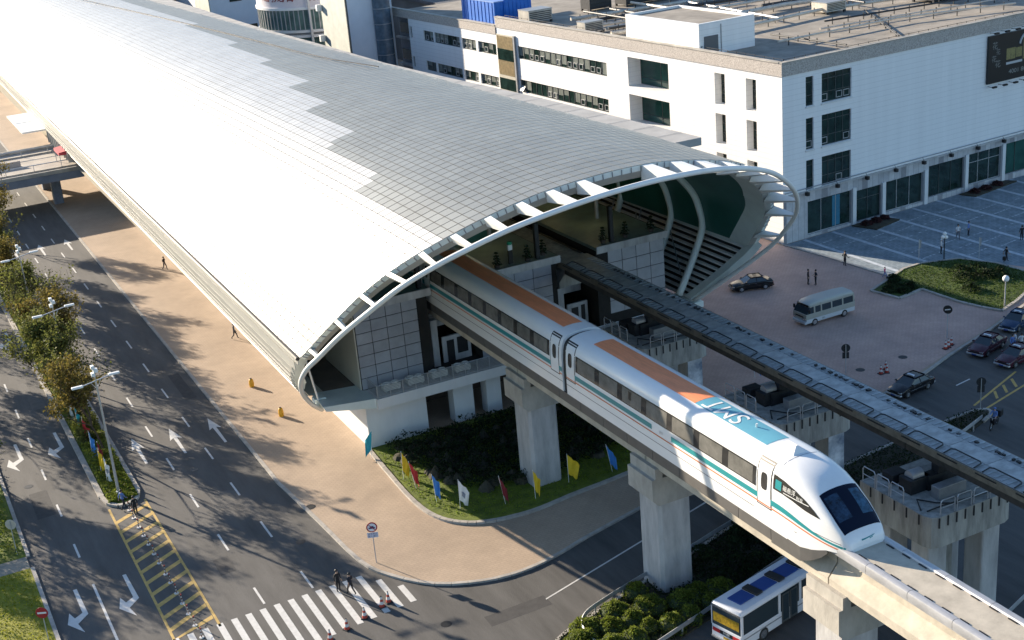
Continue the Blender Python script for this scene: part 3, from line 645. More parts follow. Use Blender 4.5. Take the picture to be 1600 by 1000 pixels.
# things standing on balcony and platforms
ac = thing('air_conditioner', 'pale outdoor air conditioner at the left end of the balcony', 'air conditioner', (0, 0, 0), 'air conditioners along the balcony')
mb = MB(); mb.bevbox(-.75, .75, -.4, .4, .12, .62, .03); mb.box(-.6, -.5, -.35, .35, 0, .12); mb.box(.5, .6, -.35, .35, 0, .12); obj('casing', mb, mat('ac_casing', (.66, .66, .62), .6, var=.1, vscale=2), ac)
for s in (-1, 1):
    mb = MB(); mb.lathe(s * .37, 0, [(.3, .62), (.3, .7), (.24, .7), (.22, .64)], 14); obj('fan_housing', mb, mat('ac_top', (.74, .74, .70), .6), ac)
ac.location = (35.7, 99.9, 5.0)
for k, x in enumerate((37.9, 40.1, 42.3, 46.6, 48.6, 50.6, 52.6)):
    lab = ['pale air conditioner second from the left end of the balcony', 'pale air conditioner third from the left on the balcony', 'pale air conditioner on the balcony nearest the first pillar', 'pale air conditioner just right of the train on the balcony', 'second pale air conditioner right of the train on the balcony', 'third pale air conditioner right of the train on the balcony', 'pale air conditioner on the balcony under the second track'][k]
    dup(ac, (x, 99.9, 5.0), 0, lab)
pl = thing('potted_conifer', 'dark potted conifer at the left end of the middle platform', 'potted plant', (0, 0, 0), 'potted conifers on the platform ends')
mb = MB(); mb.lathe(0, 0, [(.2, 0), (.28, .35), (.25, .35)], 12); obj('pot', mb, mat('pot', (.08, .06, .05), .7), pl)
mb = MB(); mb.tube([(0, 0, .3), (0, 0, 1.5)], .04, 6); obj('trunk', mb, bark, pl)
pts = []
for tier in range(5):
    for _ in range(60):
        a = random.uniform(0, 6.28); rr_ = random.uniform(.05, .5 - tier * .085); pts.append((rr_ * math.cos(a), rr_ * math.sin(a), .5 + tier * .24 - rr_ * .25 + random.uniform(-.03, .05)))
obj('foliage', leaves(pts, .08, flat=.5), leaf_fir, pl)
pl.location = (47.4, 101.7, 12.65)
for k, (x, y) in enumerate(((50.4, 101.7), (52.2, 102.2), (58.2, 101.8), (60.6, 101.9), (63.3, 101.8))):
    dup(pl, (x, y, 12.65), k, ['dark potted conifer right of the green topped post', 'dark potted conifer beside the column above the middle platform corner', 'dark potted conifer at the left corner of the right platform', 'dark potted conifer right of the dark column on the right platform', 'dark potted conifer at the right corner of the right platform'][k])
ps = thing('platform_post', 'slim dark post with white and green top on the middle platform', 'sign post', (48.9, 102.0, 12.65))
mb = MB(); mb.box(48.7, 49.1, 101.9, 102.1, 12.65, 14.0); obj('panel', mb, black, ps)
mb = MB(); mb.box(48.7, 49.1, 101.88, 102.12, 14.0, 14.5); obj('white_band', mb, whitemetal, ps); mb = MB(); mb.cyl(48.9, 102, 14.5, 14.75, .22, 10); obj('cap', mb, mat('green_cap', (.02, .3, .15), .5), ps)
# ------------------------------------------------------------------ guideways
CX = 42.65
BEAM = [(-1.4, 12.15), (1.4, 12.15), (1.4, 11.75), (1.15, 11.6), (.8, 11.35), (.8, 10.75), (1.42, 10.0), (1.42, 9.5), (-1.42, 9.5), (-1.42, 10.0), (-.8, 10.75), (-.8, 11.35), (-1.15, 11.6), (-1.4, 11.75)]
gw = thing('guideway', 'pale concrete maglev guideway carrying the white train', 'guideway', (CX, 50, 9.5))
for k in range(-2, 5):
    y0, y1 = 50 + 18.25 * k, 50 + 18.25 * (k + 1)
    mb = MB(); mb.extr_y([(CX + x, z) for x, z in BEAM], y0 + .05, min(y1 - .05, 140)); obj('beam', mb, deckc, gw)
mb = MB(); mb.extr_y([(CX + x, z) for x, z in BEAM], 141.3, 320); obj('beam', mb, deckc, gw)
railp = [(-1.43, 11.72), (-1.46, 12.1), (-1.42, 12.22), (-1.3, 12.27), (-1.05, 12.25), (-1.0, 12.16), (-1.39, 12.14), (-1.39, 11.72)]
for s in (-1, 1):
    mb = MB(); mb.extr_y([(s * x, z - 9.5) for x, z in (railp if s == 1 else railp[::-1])], .015, 3.035); me = mesh('guide_rail', mb, railsteel, smooth=40)
    for k in range(32): inst('guide_rail', me, gw, (0, 13.5 - 50 + 3.05 * k, 0))
mb = MB()
for k in range(72):
    for s in (-1, 1): mb.box(CX + s * .93 - .035, CX + s * .93 + .035, 14 + k * 1.2, 14 + k * 1.2 + .55, 12.151, 12.2)
obj('rail_clips', mb, black, gw, kind='stuff')
def pillar(y, label):
    p = thing('guideway_pillar', label, 'pillar', (CX, y, 0), 'pillars under the near guideway')
    mb = MB(); b = .22; P = [(-1.25 + b, -1.3), (1.25 - b, -1.3), (1.25, -1.3 + b), (1.25, 1.3 - b), (1.25 - b, 1.3), (-1.25 + b, 1.3), (-1.25, 1.3 - b), (-1.25, -1.3 + b)]
    mb.prism([(CX + a - .15, y + c) for a, c in P], 0, 6.9); obj('shaft', mb, concrete_grey, p)
    mb = MB(); prof = [(-1.42, 6.9), (1.42, 6.9), (1.75, 7.35), (1.75, 8.85), (-1.85, 8.85), (-1.85, 7.35)]
    mb.add([(CX + x - .1, y - 1.5, z) for x, z in prof] + [(CX + x - .1, y + 1.5, z) for x, z in prof], [tuple(range(6)), tuple(reversed(range(6, 12)))] + [(i + 6, (i + 1) % 6 + 6, (i + 1) % 6, i) for i in range(6)]); obj('cap', mb, concrete, p)
    mb = MB(); mb.box(CX - 1.7, CX - 1.15, y - 1.52, y + 1.52, 8.85, 9.6); mb.box(CX + 1.15, CX + 1.55, y - 1.52, y + 1.52, 8.85, 9.6); obj('upstand', mb, concrete, p)
    for s in (-.75, .75):
        mb = MB(); mb.box(CX + s - .3, CX + s + .3, y - 1.1, y - .45, 8.85, 9.49); mb.box(CX + s - .3, CX + s + .3, y + .45, y + 1.1, 8.85, 9.49); obj('bearing', mb, greysteel, p)
pillar(50.0, 'sunlit concrete pillar under the guideway in front of the bus')
pillar(68.25, 'tall concrete pillar between the curved road and the bush bed')
pillar(86.5, 'concrete pillar standing in the shaded garden bed by the station')
# ---- second, steel guideway
DX = 54.75
g2 = thing('switch_guideway', 'grey steel switch guideway running empty beside the train', 'guideway', (DX, 50, 9.5))
S2 = [(-1.55, 12.2), (1.55, 12.2), (1.55, 11.85), (1.1, 11.8), (.85, 11.4), (.85, 10.75), (-.85, 10.75), (-.85, 11.4), (-1.1, 11.8), (-1.55, 11.85)]
for y0, y1 in ((14, 36), (36.06, 58), (58.06, 80), (80.06, 101.5)):
    mb = MB(); mb.extr_y([(DX + x, z) for x, z in S2], y0, y1); obj('beam', mb, mat('switch_beam_steel', (.075, .068, .058), .6, .2, var=.4, vscale=1.3), g2)
mb = MB(); mb.extr_y([(DX + x, z) for x, z in BEAM], 101.6, 320); obj('beam', mb, concrete_dirty, g2)
for s in (-1, 1):
    mb = MB(); mb.extr_y([(DX + s * 1.56, 12.18), (DX + s * 1.62, 12.18), (DX + s * 1.62, 11.7), (DX + s * 1.56, 11.7)], 14, 101.5); obj('side_plate', mb, mat('side_plate', (.20, .17, .12), .6, .2, var=.3, vscale=1.5), g2)
    mb = MB(); mb.tube([(DX + s * 1.05, 101.7, 12.3), (DX + s * 1.05, 300, 12.3)], .09, 6); obj('cable', mb, darksteel, g2)
for y0, y1 in ((14, 36), (36.06, 58), (58.06, 80), (80.06, 101.5)):
    mb = MB(); mb.box(DX - 1.53, DX + 1.53, y0, y1, 12.201, 12.212); obj('deck', mb, bluesteel, g2)
pm = MB(); pm.box(-.62, .62, 0, 3.0, 2.712, 2.74); pme = mesh('deck_plate', pm, mat('deck_plate', (.35, .36, .355), .5, .3, var=.3, vscale=1.5))
um = MB(); um.tube([(-1.5, .1, 2.75), (-.95, .1, 2.86), (-.8, .3, 2.86), (-.8, 2.3, 2.86), (-.95, 2.5, 2.86), (-1.5, 2.5, 2.75)], .045, 6); ume = mesh('cable_loop', um, darksteel)
sm = MB()
for k in range(6): sm.box(-1.45, -.7, .1 + k * .5, .26 + k * .5, 2.713, 2.75); sm.box(.7, 1.45, .1 + k * .5, .26 + k * .5, 2.713, 2.75)
sme = mesh('tie_plates', sm, mat('tie_steel', (.30, .33, .345), .5, .3, var=.25, vscale=2))
dm_ = MB(); dm_.box(-1.45, -1.32, 0, 1.6, 2.713, 2.78); dme = mesh('clamp_bar', dm_, black)
for k in range(28):
    y = 15 + 3.05 * k - 50
    inst('deck_plate', pme, g2, (0, y, 0)); inst('cable_loop', ume, g2, (0, y, 0)); inst('tie_plates', sme, g2, (0, y, 0))['kind'] = 'stuff'; inst('clamp_bar', dme, g2, (-.22, y + 1.3, -.18))
mb = MB()
for k in range(120):
    y = random.uniform(15, 100); mb.box(DX + .9, DX + .9 + random.uniform(.1, .3), y, y + random.uniform(.1, .3), 12.213, 12.213 + random.uniform(.05, .14))
obj('bolt_heads', mb, darksteel, g2, kind='stuff')
# ---- switch bents: platform, legs, machinery, railings
def hoop(mb, a, b, h=1.05, r=.035):
    a, b = Vector(a), Vector(b); up = Vector((0, 0, h)); d = (b - a) * .15
    mb.tube([a, a + up * .85, a + up + d * .6, b + up - d * .6, b + up * .85, b], r, 6); mb.tube([a + up * .5, b + up * .5], r * .8, 5)
def bent(x0, x1, y0, y1, label, posters):
    b = thing('switch_support', label, 'support', ((x0 + x1) / 2, (y0 + y1) / 2, 0), 'portal supports under the steel guideway')
    mb = MB(); c = .7; P = [(x0 + c, y0), (x1 - c, y0), (x1 - .2, y0 + .2), (x1, y0 + c), (x1, y1), (x0, y1), (x0, y0 + c), (x0 + .2, y0 + .2)]
    mb.prism(P, 7.2, 9.25); obj('platform', mb, concrete_dirty, b)
    for (a0, a1) in ((x0 + .5, x0 + 2.0), (x1 - 1.75, x1 - .3)):
        for (c0, c1) in ((y0 + .7, y0 + 2.2), (y1 - 2.2, y1 - .7)):
            mb = MB(); mb.bevbox(a0, a1, c0, c1, 0, 7.19, .12); obj('leg', mb, concrete_grey, b)
    mb = MB(); mb.box((x0 + x1) / 2 - .9, (x0 + x1) / 2 + .9, y0 + 2.5, y1 - 2.3, 0, 7.19); obj('core_wall', mb, concrete_dirty, b)
    mb = MB(); mb.box(DX - 1.6, DX + 1.6, (y0 + y1) / 2 - .35, (y0 + y1) / 2 + .35, 9.25, 10.2); mb.box(DX - .8, DX + .8, (y0 + y1) / 2 - .3, (y0 + y1) / 2 + .3, 10.2, 10.74); obj('bearing_beam', mb, darksteel, b)
    for k, (ex, ey, ew, ed, eh) in enumerate(((x0 + 1.1, (y0 + y1) / 2 - .2, 1.6, 1.1, .95), (x0 + 2.0, y0 + 1.5, 2.2, .7, .8), (x0 + 1.2, y1 - 1.6, 1.2, 1.0, .6), (x1 - 1.6, y1 - 2.2, 1.2, 1.0, 1.0))):
        mb = MB(); mb.bevbox(ex, ex + ew, ey, ey + ed, 9.25, 9.25 + eh, .05); obj('machine_box', mb, greysteel if k % 2 else darksteel, b)
    mb = MB(); mb.tube([(x0 + 1.4, (y0 + y1) / 2 + .35, 10.25), (x0 + 2.3, (y0 + y1) / 2 + .35, 10.25)], .38, 14); obj('motor_drum', mb, galv, b, smooth=40)
    mb = MB(); mb.tube([(x0 + .3, y0 + 1.2, 9.3), (x0 + .9, y0 + 2.2, 9.4), (x0 + 1.6, y0 + 1.3, 9.35), (x0 + 2.6, y0 + .6, 9.3)], .05, 5); mb.tube([(x0 + .5, y0 + .9, 9.3), (x0 + 1.5, y0 + .7, 9.45), (x1 - 1.5, y0 + .6, 9.3)], .05, 5); obj('hose', mb, black, b)
    n = 4
    for k in range(3):
        mb = MB(); hoop(mb, (x0 + .1, y1 - .15 - k * 1.25, 9.25), (x0 + .1, y1 - 1.25 - k * 1.25, 9.25)); obj('guard_hoop', mb, galv, b)
    for k in range(n):
        q = (x1 - x0 - 1.4) / n
        mb = MB(); hoop(mb, (x0 + .8 + k * q, y0 + .12, 9.25), (x0 + .8 + (k + .85) * q, y0 + .12, 9.25), 1.0); obj('guard_hoop', mb, galv, b)
    mb = MB()
    for k in range(9):
        x = x0 + .6 + k * (x1 - x0 - 1.2) / 8; mb.box(x - .04, x + .04, y0 - .06, y0 - .002, 8.55, 9.2)
    for k in range(5):
        y = y0 + 1 + k * (y1 - y0 - 2) / 4; mb.box(x0 - .06, x0 - .002, y - .04, y + .04, 8.55, 9.2)
    obj('bracket', mb, darksteel, b, kind='stuff')
    mb = MB()
    for s in (0, .4): mb.tube([(x1 + .12, y0 + 2.6 + s, 1.5), (x1 + .12, y0 + 2.6 + s, 10)], .025, 5)
    for k in range(24): mb.tube([(x1 + .12, y0 + 2.6, 1.8 + k * .33), (x1 + .12, y0 + 3.0, 1.8 + k * .33)], .018, 4)
    obj('ladder', mb, galv, b)
    if posters:
        mb = MB(); mb.box(x1 - 1.72, x1 - .33, y0 + .66, y0 + .69, 1.0, 7.1); obj('poster', mb, poster, b)
bent(50.8, 57.4, 52.4, 58.6, 'stained concrete switch support just right of the train nose', False)
bent(51.6, 58.1, 67.7, 74.2, 'switch support with a sky blue poster behind the train roof lettering', True)
bent(51.6, 57.9, 85.0, 91.2, 'switch support near the station mouth with blue painted leg', True)

# ------------------------------------------------------------------ train
train = thing('maglev_train', 'white maglev train with orange and blue roof sheets leaving the station', 'train', (CX, 48.5, 11.1))
SEC = [(-1, 0), (-1, .2), (-1, .42), (-.995, .56), (-.98, .67), (-.955, .76), (-.91, .835), (-.84, .895), (-.73, .94), (-.56, .972), (-.3, .993), (0, 1)]
SECF = SEC + [(-x, z) for x, z in SEC[-2::-1]]; NU = len(SECF) - 1
TOP = [(48.5, 12.38), (48.62, 12.75), (48.9, 13.1), (49.4, 13.55), (50, 14.03), (51, 14.65), (52, 15.06), (53, 15.29), (54, 15.38), (55, 15.4), (400, 15.4)]
BOT = [(48.5, 12.05), (49, 11.95), (50, 11.75), (50.7, 11.45), (51.6, 11.1), (400, 11.1)]
WID = [(48.5, 1.08), (48.62, 1.22), (48.9, 1.36), (49.4, 1.48), (50, 1.58), (51, 1.70), (52, 1.785), (53, 1.83), (54.5, 1.85), (400, 1.85)]
def tsurf(y, u, off=0.):
    def raw(y, u):
        f = max(0., min(1., u / 2)) * NU; i = min(int(f), NU - 1); q = f - i
        x = SECF[i][0] * (1 - q) + SECF[i + 1][0] * q; z = SECF[i][1] * (1 - q) + SECF[i + 1][1] * q
        zb, zt = lerp(y, BOT), lerp(y, TOP); return Vector((CX + x * lerp(y, WID), y, zb + z * (zt - zb)))
    p = raw(y, u)
    if off:
        a = raw(y, min(2, u + .02)) - raw(y, max(0, u - .02)); b = raw(y + .05, u) - raw(y - .05, u); n = a.cross(b).normalized()
        c = Vector((CX, y, 13)); 
        if n.dot(p - c) < 0: n = -n
        p = p + n * off
    return p
ZN = [z for x, z in SEC]; UN = [2 * i / NU for i in range(len(SEC))]
def u_at(y, z, side=-1):
    zb, zt = lerp(y, BOT), lerp(y, TOP); u = float(np.interp((z - zb) / (zt - zb), ZN, UN)); return u if side < 0 else 2 - u
def body(y0, y1, name, front=False):
    ys = sorted(set([y0, y1] + ([48.5, 48.56, 48.62, 48.75, 48.9, 49.15, 49.4, 49.7, 50, 50.5, 51, 51.5, 52, 52.5, 53, 53.5, 54, 55] if front else [])))
    us = np.linspace(0, 2, 2 * NU + 1); mb = MB(); rows = [[tsurf(y, u) for u in us] for y in ys]
    mb.quadgrid([r[::-1] for r in rows]); n = len(us)
    mb.add(rows[0], [tuple(range(n))]); mb.add(rows[-1], [tuple(reversed(range(n)))])
    return obj(name, mb, trainwhite, train, smooth=50)
def patch(name, y0, y1, f0, f1, mt, parent, off=.012, ny=None, nu=8):
    """sheet lying on the body between u = f0(y) and f1(y)"""
    ny = ny or max(1, int((y1 - y0) / .25)); mb = MB(); rows = []
    for i in range(ny + 1):
        y = y0 + (y1 - y0) * i / ny; a = f0(y) if callable(f0) else f0; b = f1(y) if callable(f1) else f1
        rows.append([tsurf(y, a + (b - a) * k / nu, off) for k in range(nu + 1)])
    mb.quadgrid([r[::-1] for r in rows]); return obj(name, mb, mt, parent, smooth=True)
front = body(48.5, 77.72, 'front_car', True); mid = body(78.28, 102.9, 'second_car'); third = body(103.2, 128, 'third_car')
for y0, y1 in ((77.7, 78.3), (102.85, 103.25)):
    mb = MB(); mb.extr_y([(CX + x * 1.72, 11.15 + z * 4.05) for x, z in SECF], y0, y1); obj('gangway', mb, black, train)
def zl(z, side): return lambda y: u_at(y, z, side)
def oval(y, z, a, b, side, mt, parent, name):
    mb = MB(); P = [tsurf(y + a * math.copysign(abs(math.cos(t)) ** .6, math.cos(t)), u_at(y, z + b * math.copysign(abs(math.sin(t)) ** .6, math.sin(t)), side), .03) for t in np.linspace(0, 2 * math.pi, 20, endpoint=False)]
    mb.add(P, [tuple(range(20)) if side > 0 else tuple(reversed(range(20)))]); return obj(name, mb, mt, parent)
def door(y, side, car):
    patch('door_seal', y - .66, y + .66, zl(12.25, side), zl(15.1, side), black, car, .008, 2)
    dd = patch('door', y - .58, y + .58, zl(12.33, side), zl(15.02, side), trainwhite, car, .016, 2)
    oval(y, 13.85, .27, .52, side, trainglass, car, 'door_window')
def side_fit(car, y0, y1, doors, side):
    segs = []; cur = y0
    for dy in sorted(doors):
        if dy - .75 > cur + .3: segs.append((cur, dy - .75))
        cur = dy + .75
        door(dy, side, car)
    if y1 > cur + .3: segs.append((cur, y1))
    for a, b in segs:
        patch('window_band', a, b, zl(13.24, side), zl(14.42, side), trainglass, car, .012, max(1, int(b - a)))
        n = max(1, round((b - a) / 2.75)); q = (b - a) / n
        for k in range(n):
            patch('window', a + k * q + .3, a + (k + 1) * q - .3, zl(13.32, side), zl(14.34, side), trainpane, car, .02, 2)
for side in (-1, 1):
    side_fit(front, 55.65, 77.0, (54.9, 76.95) if False else (55.0, 77.05), side)
    side_fit(mid, 78.6, 102.5, (79.3, 101.9), side); side_fit(third, 103.6, 127.5, (104.2, 127), side)
    for car, a, b in ((mid, 78.3, 102.9), (third, 103.2, 128)):
        patch('teal_stripe', a, b, zl(12.60, side), zl(12.95, side), trainteal, car, .014, 2, 2); patch('orange_stripe', a, b, zl(12.36, side), zl(12.45, side), trainorange, car, .014, 2, 1)
        patch('skirt_joint', a, b, zl(11.83, side), zl(11.87, side), black, car, .006, 2, 1)
    # stripes with a gap for the car lettering, sweeping down onto the nose
    wave = lambda z0, z1: (lambda y: u_at(y, z1 + (z0 - z1) * (0.5 - .5 * math.cos(math.pi * max(0, min(1, (y - 49.6) / 4.4)))), side))
    patch('teal_stripe', 66.6, 77.7, zl(12.60, side), zl(12.95, side), trainteal, front, .014, 4, 2)
    patch('teal_stripe', 48.75, 64.4, wave(12.60, 12.25), wave(12.95, 12.38), trainteal, front, .014, 60, 2)
    patch('orange_stripe', 48.75, 77.7, wave(12.36, 12.10), wave(12.45, 12.18), trainorange, front, .016, 80, 1)
    patch('skirt_joint', 52.2, 77.7, zl(11.83, side), zl(11.87, side), black, front, .006, 6, 1)
    patch('nose_joint', 49.0, 52.2, lambda y: u_at(y, 12.50 + (11.85 - 12.5) * (y - 49) / 3.2 if False else 12.46, side), lambda y: u_at(y, 12.49, side), black, front, .008, 14, 1)
    LO = [(50.5, 13.42), (51.5, 13.48), (52.6, 13.66), (53.3, 13.72), (54.2, 13.72)]; HI = [(50.5, 13.46), (51, 13.78), (51.6, 14.06), (52.4, 14.33), (53.3, 14.52), (54.2, 14.60)]
    nw = patch('nose_window', 50.5, 54.2, lambda y: u_at(y, lerp(y, LO), side), lambda y: u_at(y, lerp(y, HI), side), trainglass, front, .02, 24)
# lettering on the nose window and the side
def side_text(body_, size, yc, zc, mt, name, parent):
    mb = text_mb(body_, size, lambda a, b: tsurf(yc - a, u_at(yc - a, zc + b), .034)); return obj(name, mb, mt, parent)
mb = MB(); mb.quadgrid([[tsurf(y, u_at(y, z), .03) for z in (14.38, 14.1, 13.85)] for y in (54.0, 53.75, 53.5)]); obj('window_emblem', mb, trainteal, front)
side_text('磁悬浮', .34, 52.85, 14.1, whitemetal, 'window_lettering', front); side_text('列车', .27, 52.0, 13.93, whitemetal, 'window_lettering', front)
mb = MB(); mb.quadgrid([[tsurf(y, u_at(y, z), .03) for z in (13.86, 13.82)] for y in (53.3, 52.3, 51.3)]); obj('window_lettering', mb, whitemetal, front)
side_text('SMT', .26, 65.5, 12.75, mat('grey_lettering', (.35, .36, .37), .5), 'side_lettering', front)
mb = MB(); mb.quadgrid([[tsurf(y, u_at(y, z), .03) for z in (14.25, 13.7)] for y in (69.0, 69.35)]); obj('destination_panel', mb, black, front)
# roof sheets, lettering, mast and cab
ur = lambda hw: [u for u in (float(np.interp(-hw / 1.85, [x for x, z in SEC], UN)), )][0]
u0 = ur(.78); u1 = 2 - u0
patch('orange_sheet', 63.25, 75.4, u0, u1, trainroof_o, front, .012, 4); patch('blue_sheet', 56.1, 63.2, u0, u1, trainroof_t, front, .012, 3)
patch('orange_sheet', 79.6, 101.5, u0, u1, trainroof_o, mid, .012, 6); patch('orange_sheet', 104.5, 127, u0, u1, trainroof_o, third, .012, 6)
def utop(x): q = float(np.interp(-abs(x) / 1.85, [p for p, z in SEC], UN)); return q if x < 0 else 2 - q
mb = text_mb('SMT', 1.8, lambda a, b: tsurf(61.0 + a * 1.08, utop(-b), .03), .15); obj('roof_lettering', mb, whitemetal, front)
mb = MB()
mb.add([(CX - .55, 55.9, 15.36), (CX + .55, 55.9, 15.36), (CX + .5, 54.1, 15.34), (CX - .5, 54.1, 15.34), (CX - .06, 54.4, 15.75), (CX + .06, 54.4, 15.75)], [(0, 1, 5, 4), (2, 3, 4, 5), (1, 2, 5), (3, 0, 4)]); obj('roof_mast', mb, trainwhite, front)
mb = MB(); mb.cyl(CX + .1, 58.2, 15.4, 15.62, .06, 8); obj('antenna', mb, whitemetal, front)
patch('nose_seam', 53.9, 53.94, .5, 1.5, greysteel, front, .006, 1, 24)
uw = lambda y: float(np.interp(-.80, [x for x, z in SEC], UN))
patch('windscreen', 48.95, 51.0, lambda y: u_at(y, 0) if False else lerp(y, [(48.95, .60), (51, .735)]), lambda y: 2 - lerp(y, [(48.95, .60), (51, .735)]), windscreen, front, .015, 14, 16)
patch('cab_window', 49.45, 50.75, lambda y: lerp(y, [(49.4, .70), (51, .77)]), lambda y: .95, mat('cab_dark', (.012, .03, .06), .1, 0, var=.9, vscale=3), front, .022, 8)
patch('cab_window', 49.45, 50.75, lambda y: 1.09, lambda y: 2 - lerp(y, [(49.4, .70), (51, .77)]), cabin, front, .022, 8)
mb = MB()
for k, (z0, dz, hw) in enumerate(((12.66, .045, .42), (12.56, .05, .33), (12.46, .045, .22))):
    rows = []
    for i in range(9):
        t = i / 8; x = CX + .05 - hw + 2 * hw * t; zc = z0 + .10 * t * t; th = dz * (1 - t * .7)
        rows.append([(x, 48.585 - .02, zc - th), (x, 48.60 - .02, zc + th)])
    mb.quadgrid(rows)
obj('nose_emblem', mb, trainteal, front)
# grey lower covers wrapping the guideway
for side in (-1, 1):
    for k in range(25):
        y0 = 51.4 + k * 3.07; y1 = y0 + 3.03
        if y0 < 77.85 < y1: pass
        P = [(CX + side * 1.83, 11.09), (CX + side * 1.83, 10.35), (CX + side * 1.7, 10.22), (CX + side * 1.5, 10.22), (CX + side * 1.52, 11.09)]
        mb = MB()
        if k == 0:
            pr_ = [(49.9, .5), (50.3, .1), (51.0, -.4), (51.9, -.83), (y1, -.87)]
            rows = [[(CX + side * (1.55 + .28 * min(1, (y - 49.6) / 2)), y, 11.15 + max(0, (51.6 - y) * .36)), (CX + side * (1.55 + .28 * min(1, (y - 49.6) / 2)), y, 11.09 + dz), (CX + side * 1.45, y, 11.09 + dz)] for y, dz in pr_]
            mb.quadgrid(rows)
        else: mb.extr_y(P, y0, y1)
        obj('lower_cover', mb, traingrey, train)
# ------------------------------------------------------------------ office building
TH = R(3.6); C0 = Vector((93.35, 121.2, 0)); dR = Vector((math.cos(TH), math.sin(TH), 0)); dL = Vector((-math.sin(TH), math.cos(TH), 0)); UP = Vector((0, 0, 1))
office = thing('office_building', 'long white four storey office building with flat cluttered roof', 'office building', tuple(C0))
class Face:
    def __init__(s, d, n): s.d, s.n = d, n                 # d along the facade, n outward
    def p(s, a, z, out=0.): return C0 + s.d * a + UP * z + s.n * out
    def box(s, mb, a0, a1, z0, z1, o0, o1, mi=0): return mb.obox(s.p(a0, z0, o0), s.d * (a1 - a0), s.n * (o1 - o0), UP * (z1 - z0), mi)
FL = Face(dL, -dR); FR = Face(dR, -dL)
def facade(F, a0, a1, z0, z1, holes, mt, name, out=0.):
    """wall with real openings: cells outside the openings, plus reveals of each opening's depth"""
    A = sorted(set([a0, a1] + [h[i] for h in holes for i in (0, 1)])); Z = sorted(set([z0, z1] + [h[i] for h in holes for i in (2, 3)])); mb = MB()
    flip = F.d.cross(UP).dot(F.n) < 0
    def q(P): mb.add(P if not flip else P[::-1], [(0, 1, 2, 3)])
    for i in range(len(A) - 1):
        for j in range(len(Z) - 1):
            ac, zc = (A[i] + A[i + 1]) / 2, (Z[j] + Z[j + 1]) / 2
            if any(h[0] < ac < h[1] and h[2] < zc < h[3] for h in holes): continue
            q([F.p(A[i], Z[j], out), F.p(A[i + 1], Z[j], out), F.p(A[i + 1], Z[j + 1], out), F.p(A[i], Z[j + 1], out)])
    for h in holes:
        a, b, c, d_, dp = h[:5]; i = out - dp
        q([F.p(a, c, out), F.p(b, c, out), F.p(b, c, i), F.p(a, c, i)]); q([F.p(a, d_, i), F.p(b, d_, i), F.p(b, d_, out), F.p(a, d_, out)])
        q([F.p(a, c, i), F.p(a, d_, i), F.p(a, d_, out), F.p(a, c, out)]); q([F.p(b, c, out), F.p(b, d_, out), F.p(b, d_, i), F.p(b, c, i)])
    return obj(name, mb, mt, office)
def window(F, h, n, glass, fr=frame_dark, bars=(), sash=0, blinds=0.0, out=0.):
    a, b, c, d_, dp = h[:5]; i = out - dp
    mb = MB(); F.box(mb, a, b, c, d_, i - .1, i + .02); w_ = obj('window', mb, glass, office)
    mb = MB(); t = .06
    F.box(mb, a, b, c, c + t, i + .02, i + .08); F.box(mb, a, b, d_ - t, d_, i + .02, i + .08)
    for k in range(n + 1):
        x = a + (b - a) * k / n; F.box(mb, max(a, x - t / 2), min(b, x + t / 2), c + t, d_ - t, i + .022, i + .085)
    for z in bars: F.box(mb, a + t, b - t, z - t / 2, z + t / 2, i + .021, i + .075)
    obj('window_frame', mb, fr, w_)
    for k in range(n):
        x0, x1 = a + (b - a) * k / n + t, a + (b - a) * (k + 1) / n - t
        if blinds and random.random() < blinds:
            mb = MB(); F.box(mb, x0, x1, c + t + random.uniform(0, .5) * (d_ - c), d_ - t, i + .0205, i + .024); obj('blind', mb, curtain, w_)
        if sash and random.random() < sash:
            xm = (x0 + x1) / 2; zb = c + .2; mb = MB(); h_ = min(.75, (d_ - c) * .45); hw = min(.45, (x1 - x0) / 2 - .05)
            F.box(mb, xm - hw, xm + hw, zb, zb + .06, i + .03, i + .1); F.box(mb, xm - hw, xm + hw, zb + h_ - .06, zb + h_, i + .03, i + .1); F.box(mb, xm - hw, xm - hw + .06, zb + .06, zb + h_ - .06, i + .03, i + .1); F.box(mb, xm + hw - .06, xm + hw, zb + .06, zb + h_ - .06, i + .03, i + .1)
            obj('sash', mb, frame_pale, w_)
            if random.random() < .08:
                mb = MB(); mb.obox(F.p(xm - hw, zb, i + .55), F.d * 2 * hw, -F.n * .5 + UP * h_ * .8, F.n * .03 + UP * .03); obj('open_sash', mb, frame_pale, w_)
    return w_
HL = []; specL = []
def hole(a, b, c, d_, dp, n, **k): HL.append((a, b, c, d_, dp)); specL.append((HL[-1], n, k))
for zl_ in ((15.65, 17.5), (10.75, 12.6), (5.85, 7.7)):
    hole(34.6, 57.6, zl_[0], zl_[1], .25, 16, blinds=.7, sash=.4); 
for c, d_ in ((15.4, 17.1), (10.5, 12.1), (5.6, 7.2)):
    hole(84.4, 87.9, c, d_, .3, 2, sash=.4, blinds=.3); hole(75.4, 84.0, c, d_, .3, 6, sash=.35, blinds=.6); hole(70.2, 74.7, c, d_, .3, 3, sash=.5, blinds=.6); hole(63.9, 69.5, c, d_, .3, 4, sash=.5, blinds=.8)
    hole(92.1, 92.9, c, d_ + .2, .4, 1)
for c, d_ in ((15.0, 18.85), (10.2, 14.0), (5.4, 9.2)):
    hole(21.0, 29.7, c, d_, 2.1, 2, glass=greenglass, bars=(c + .9,))
    hole(10.0, 11.9, c + .1, d_, 1.1, 1, bars=(c + 1.2, c + 2.4)); hole(4.4, 6.2, c + .15, d_, 1.1, 1, bars=(c + 1.2, c + 2.4))
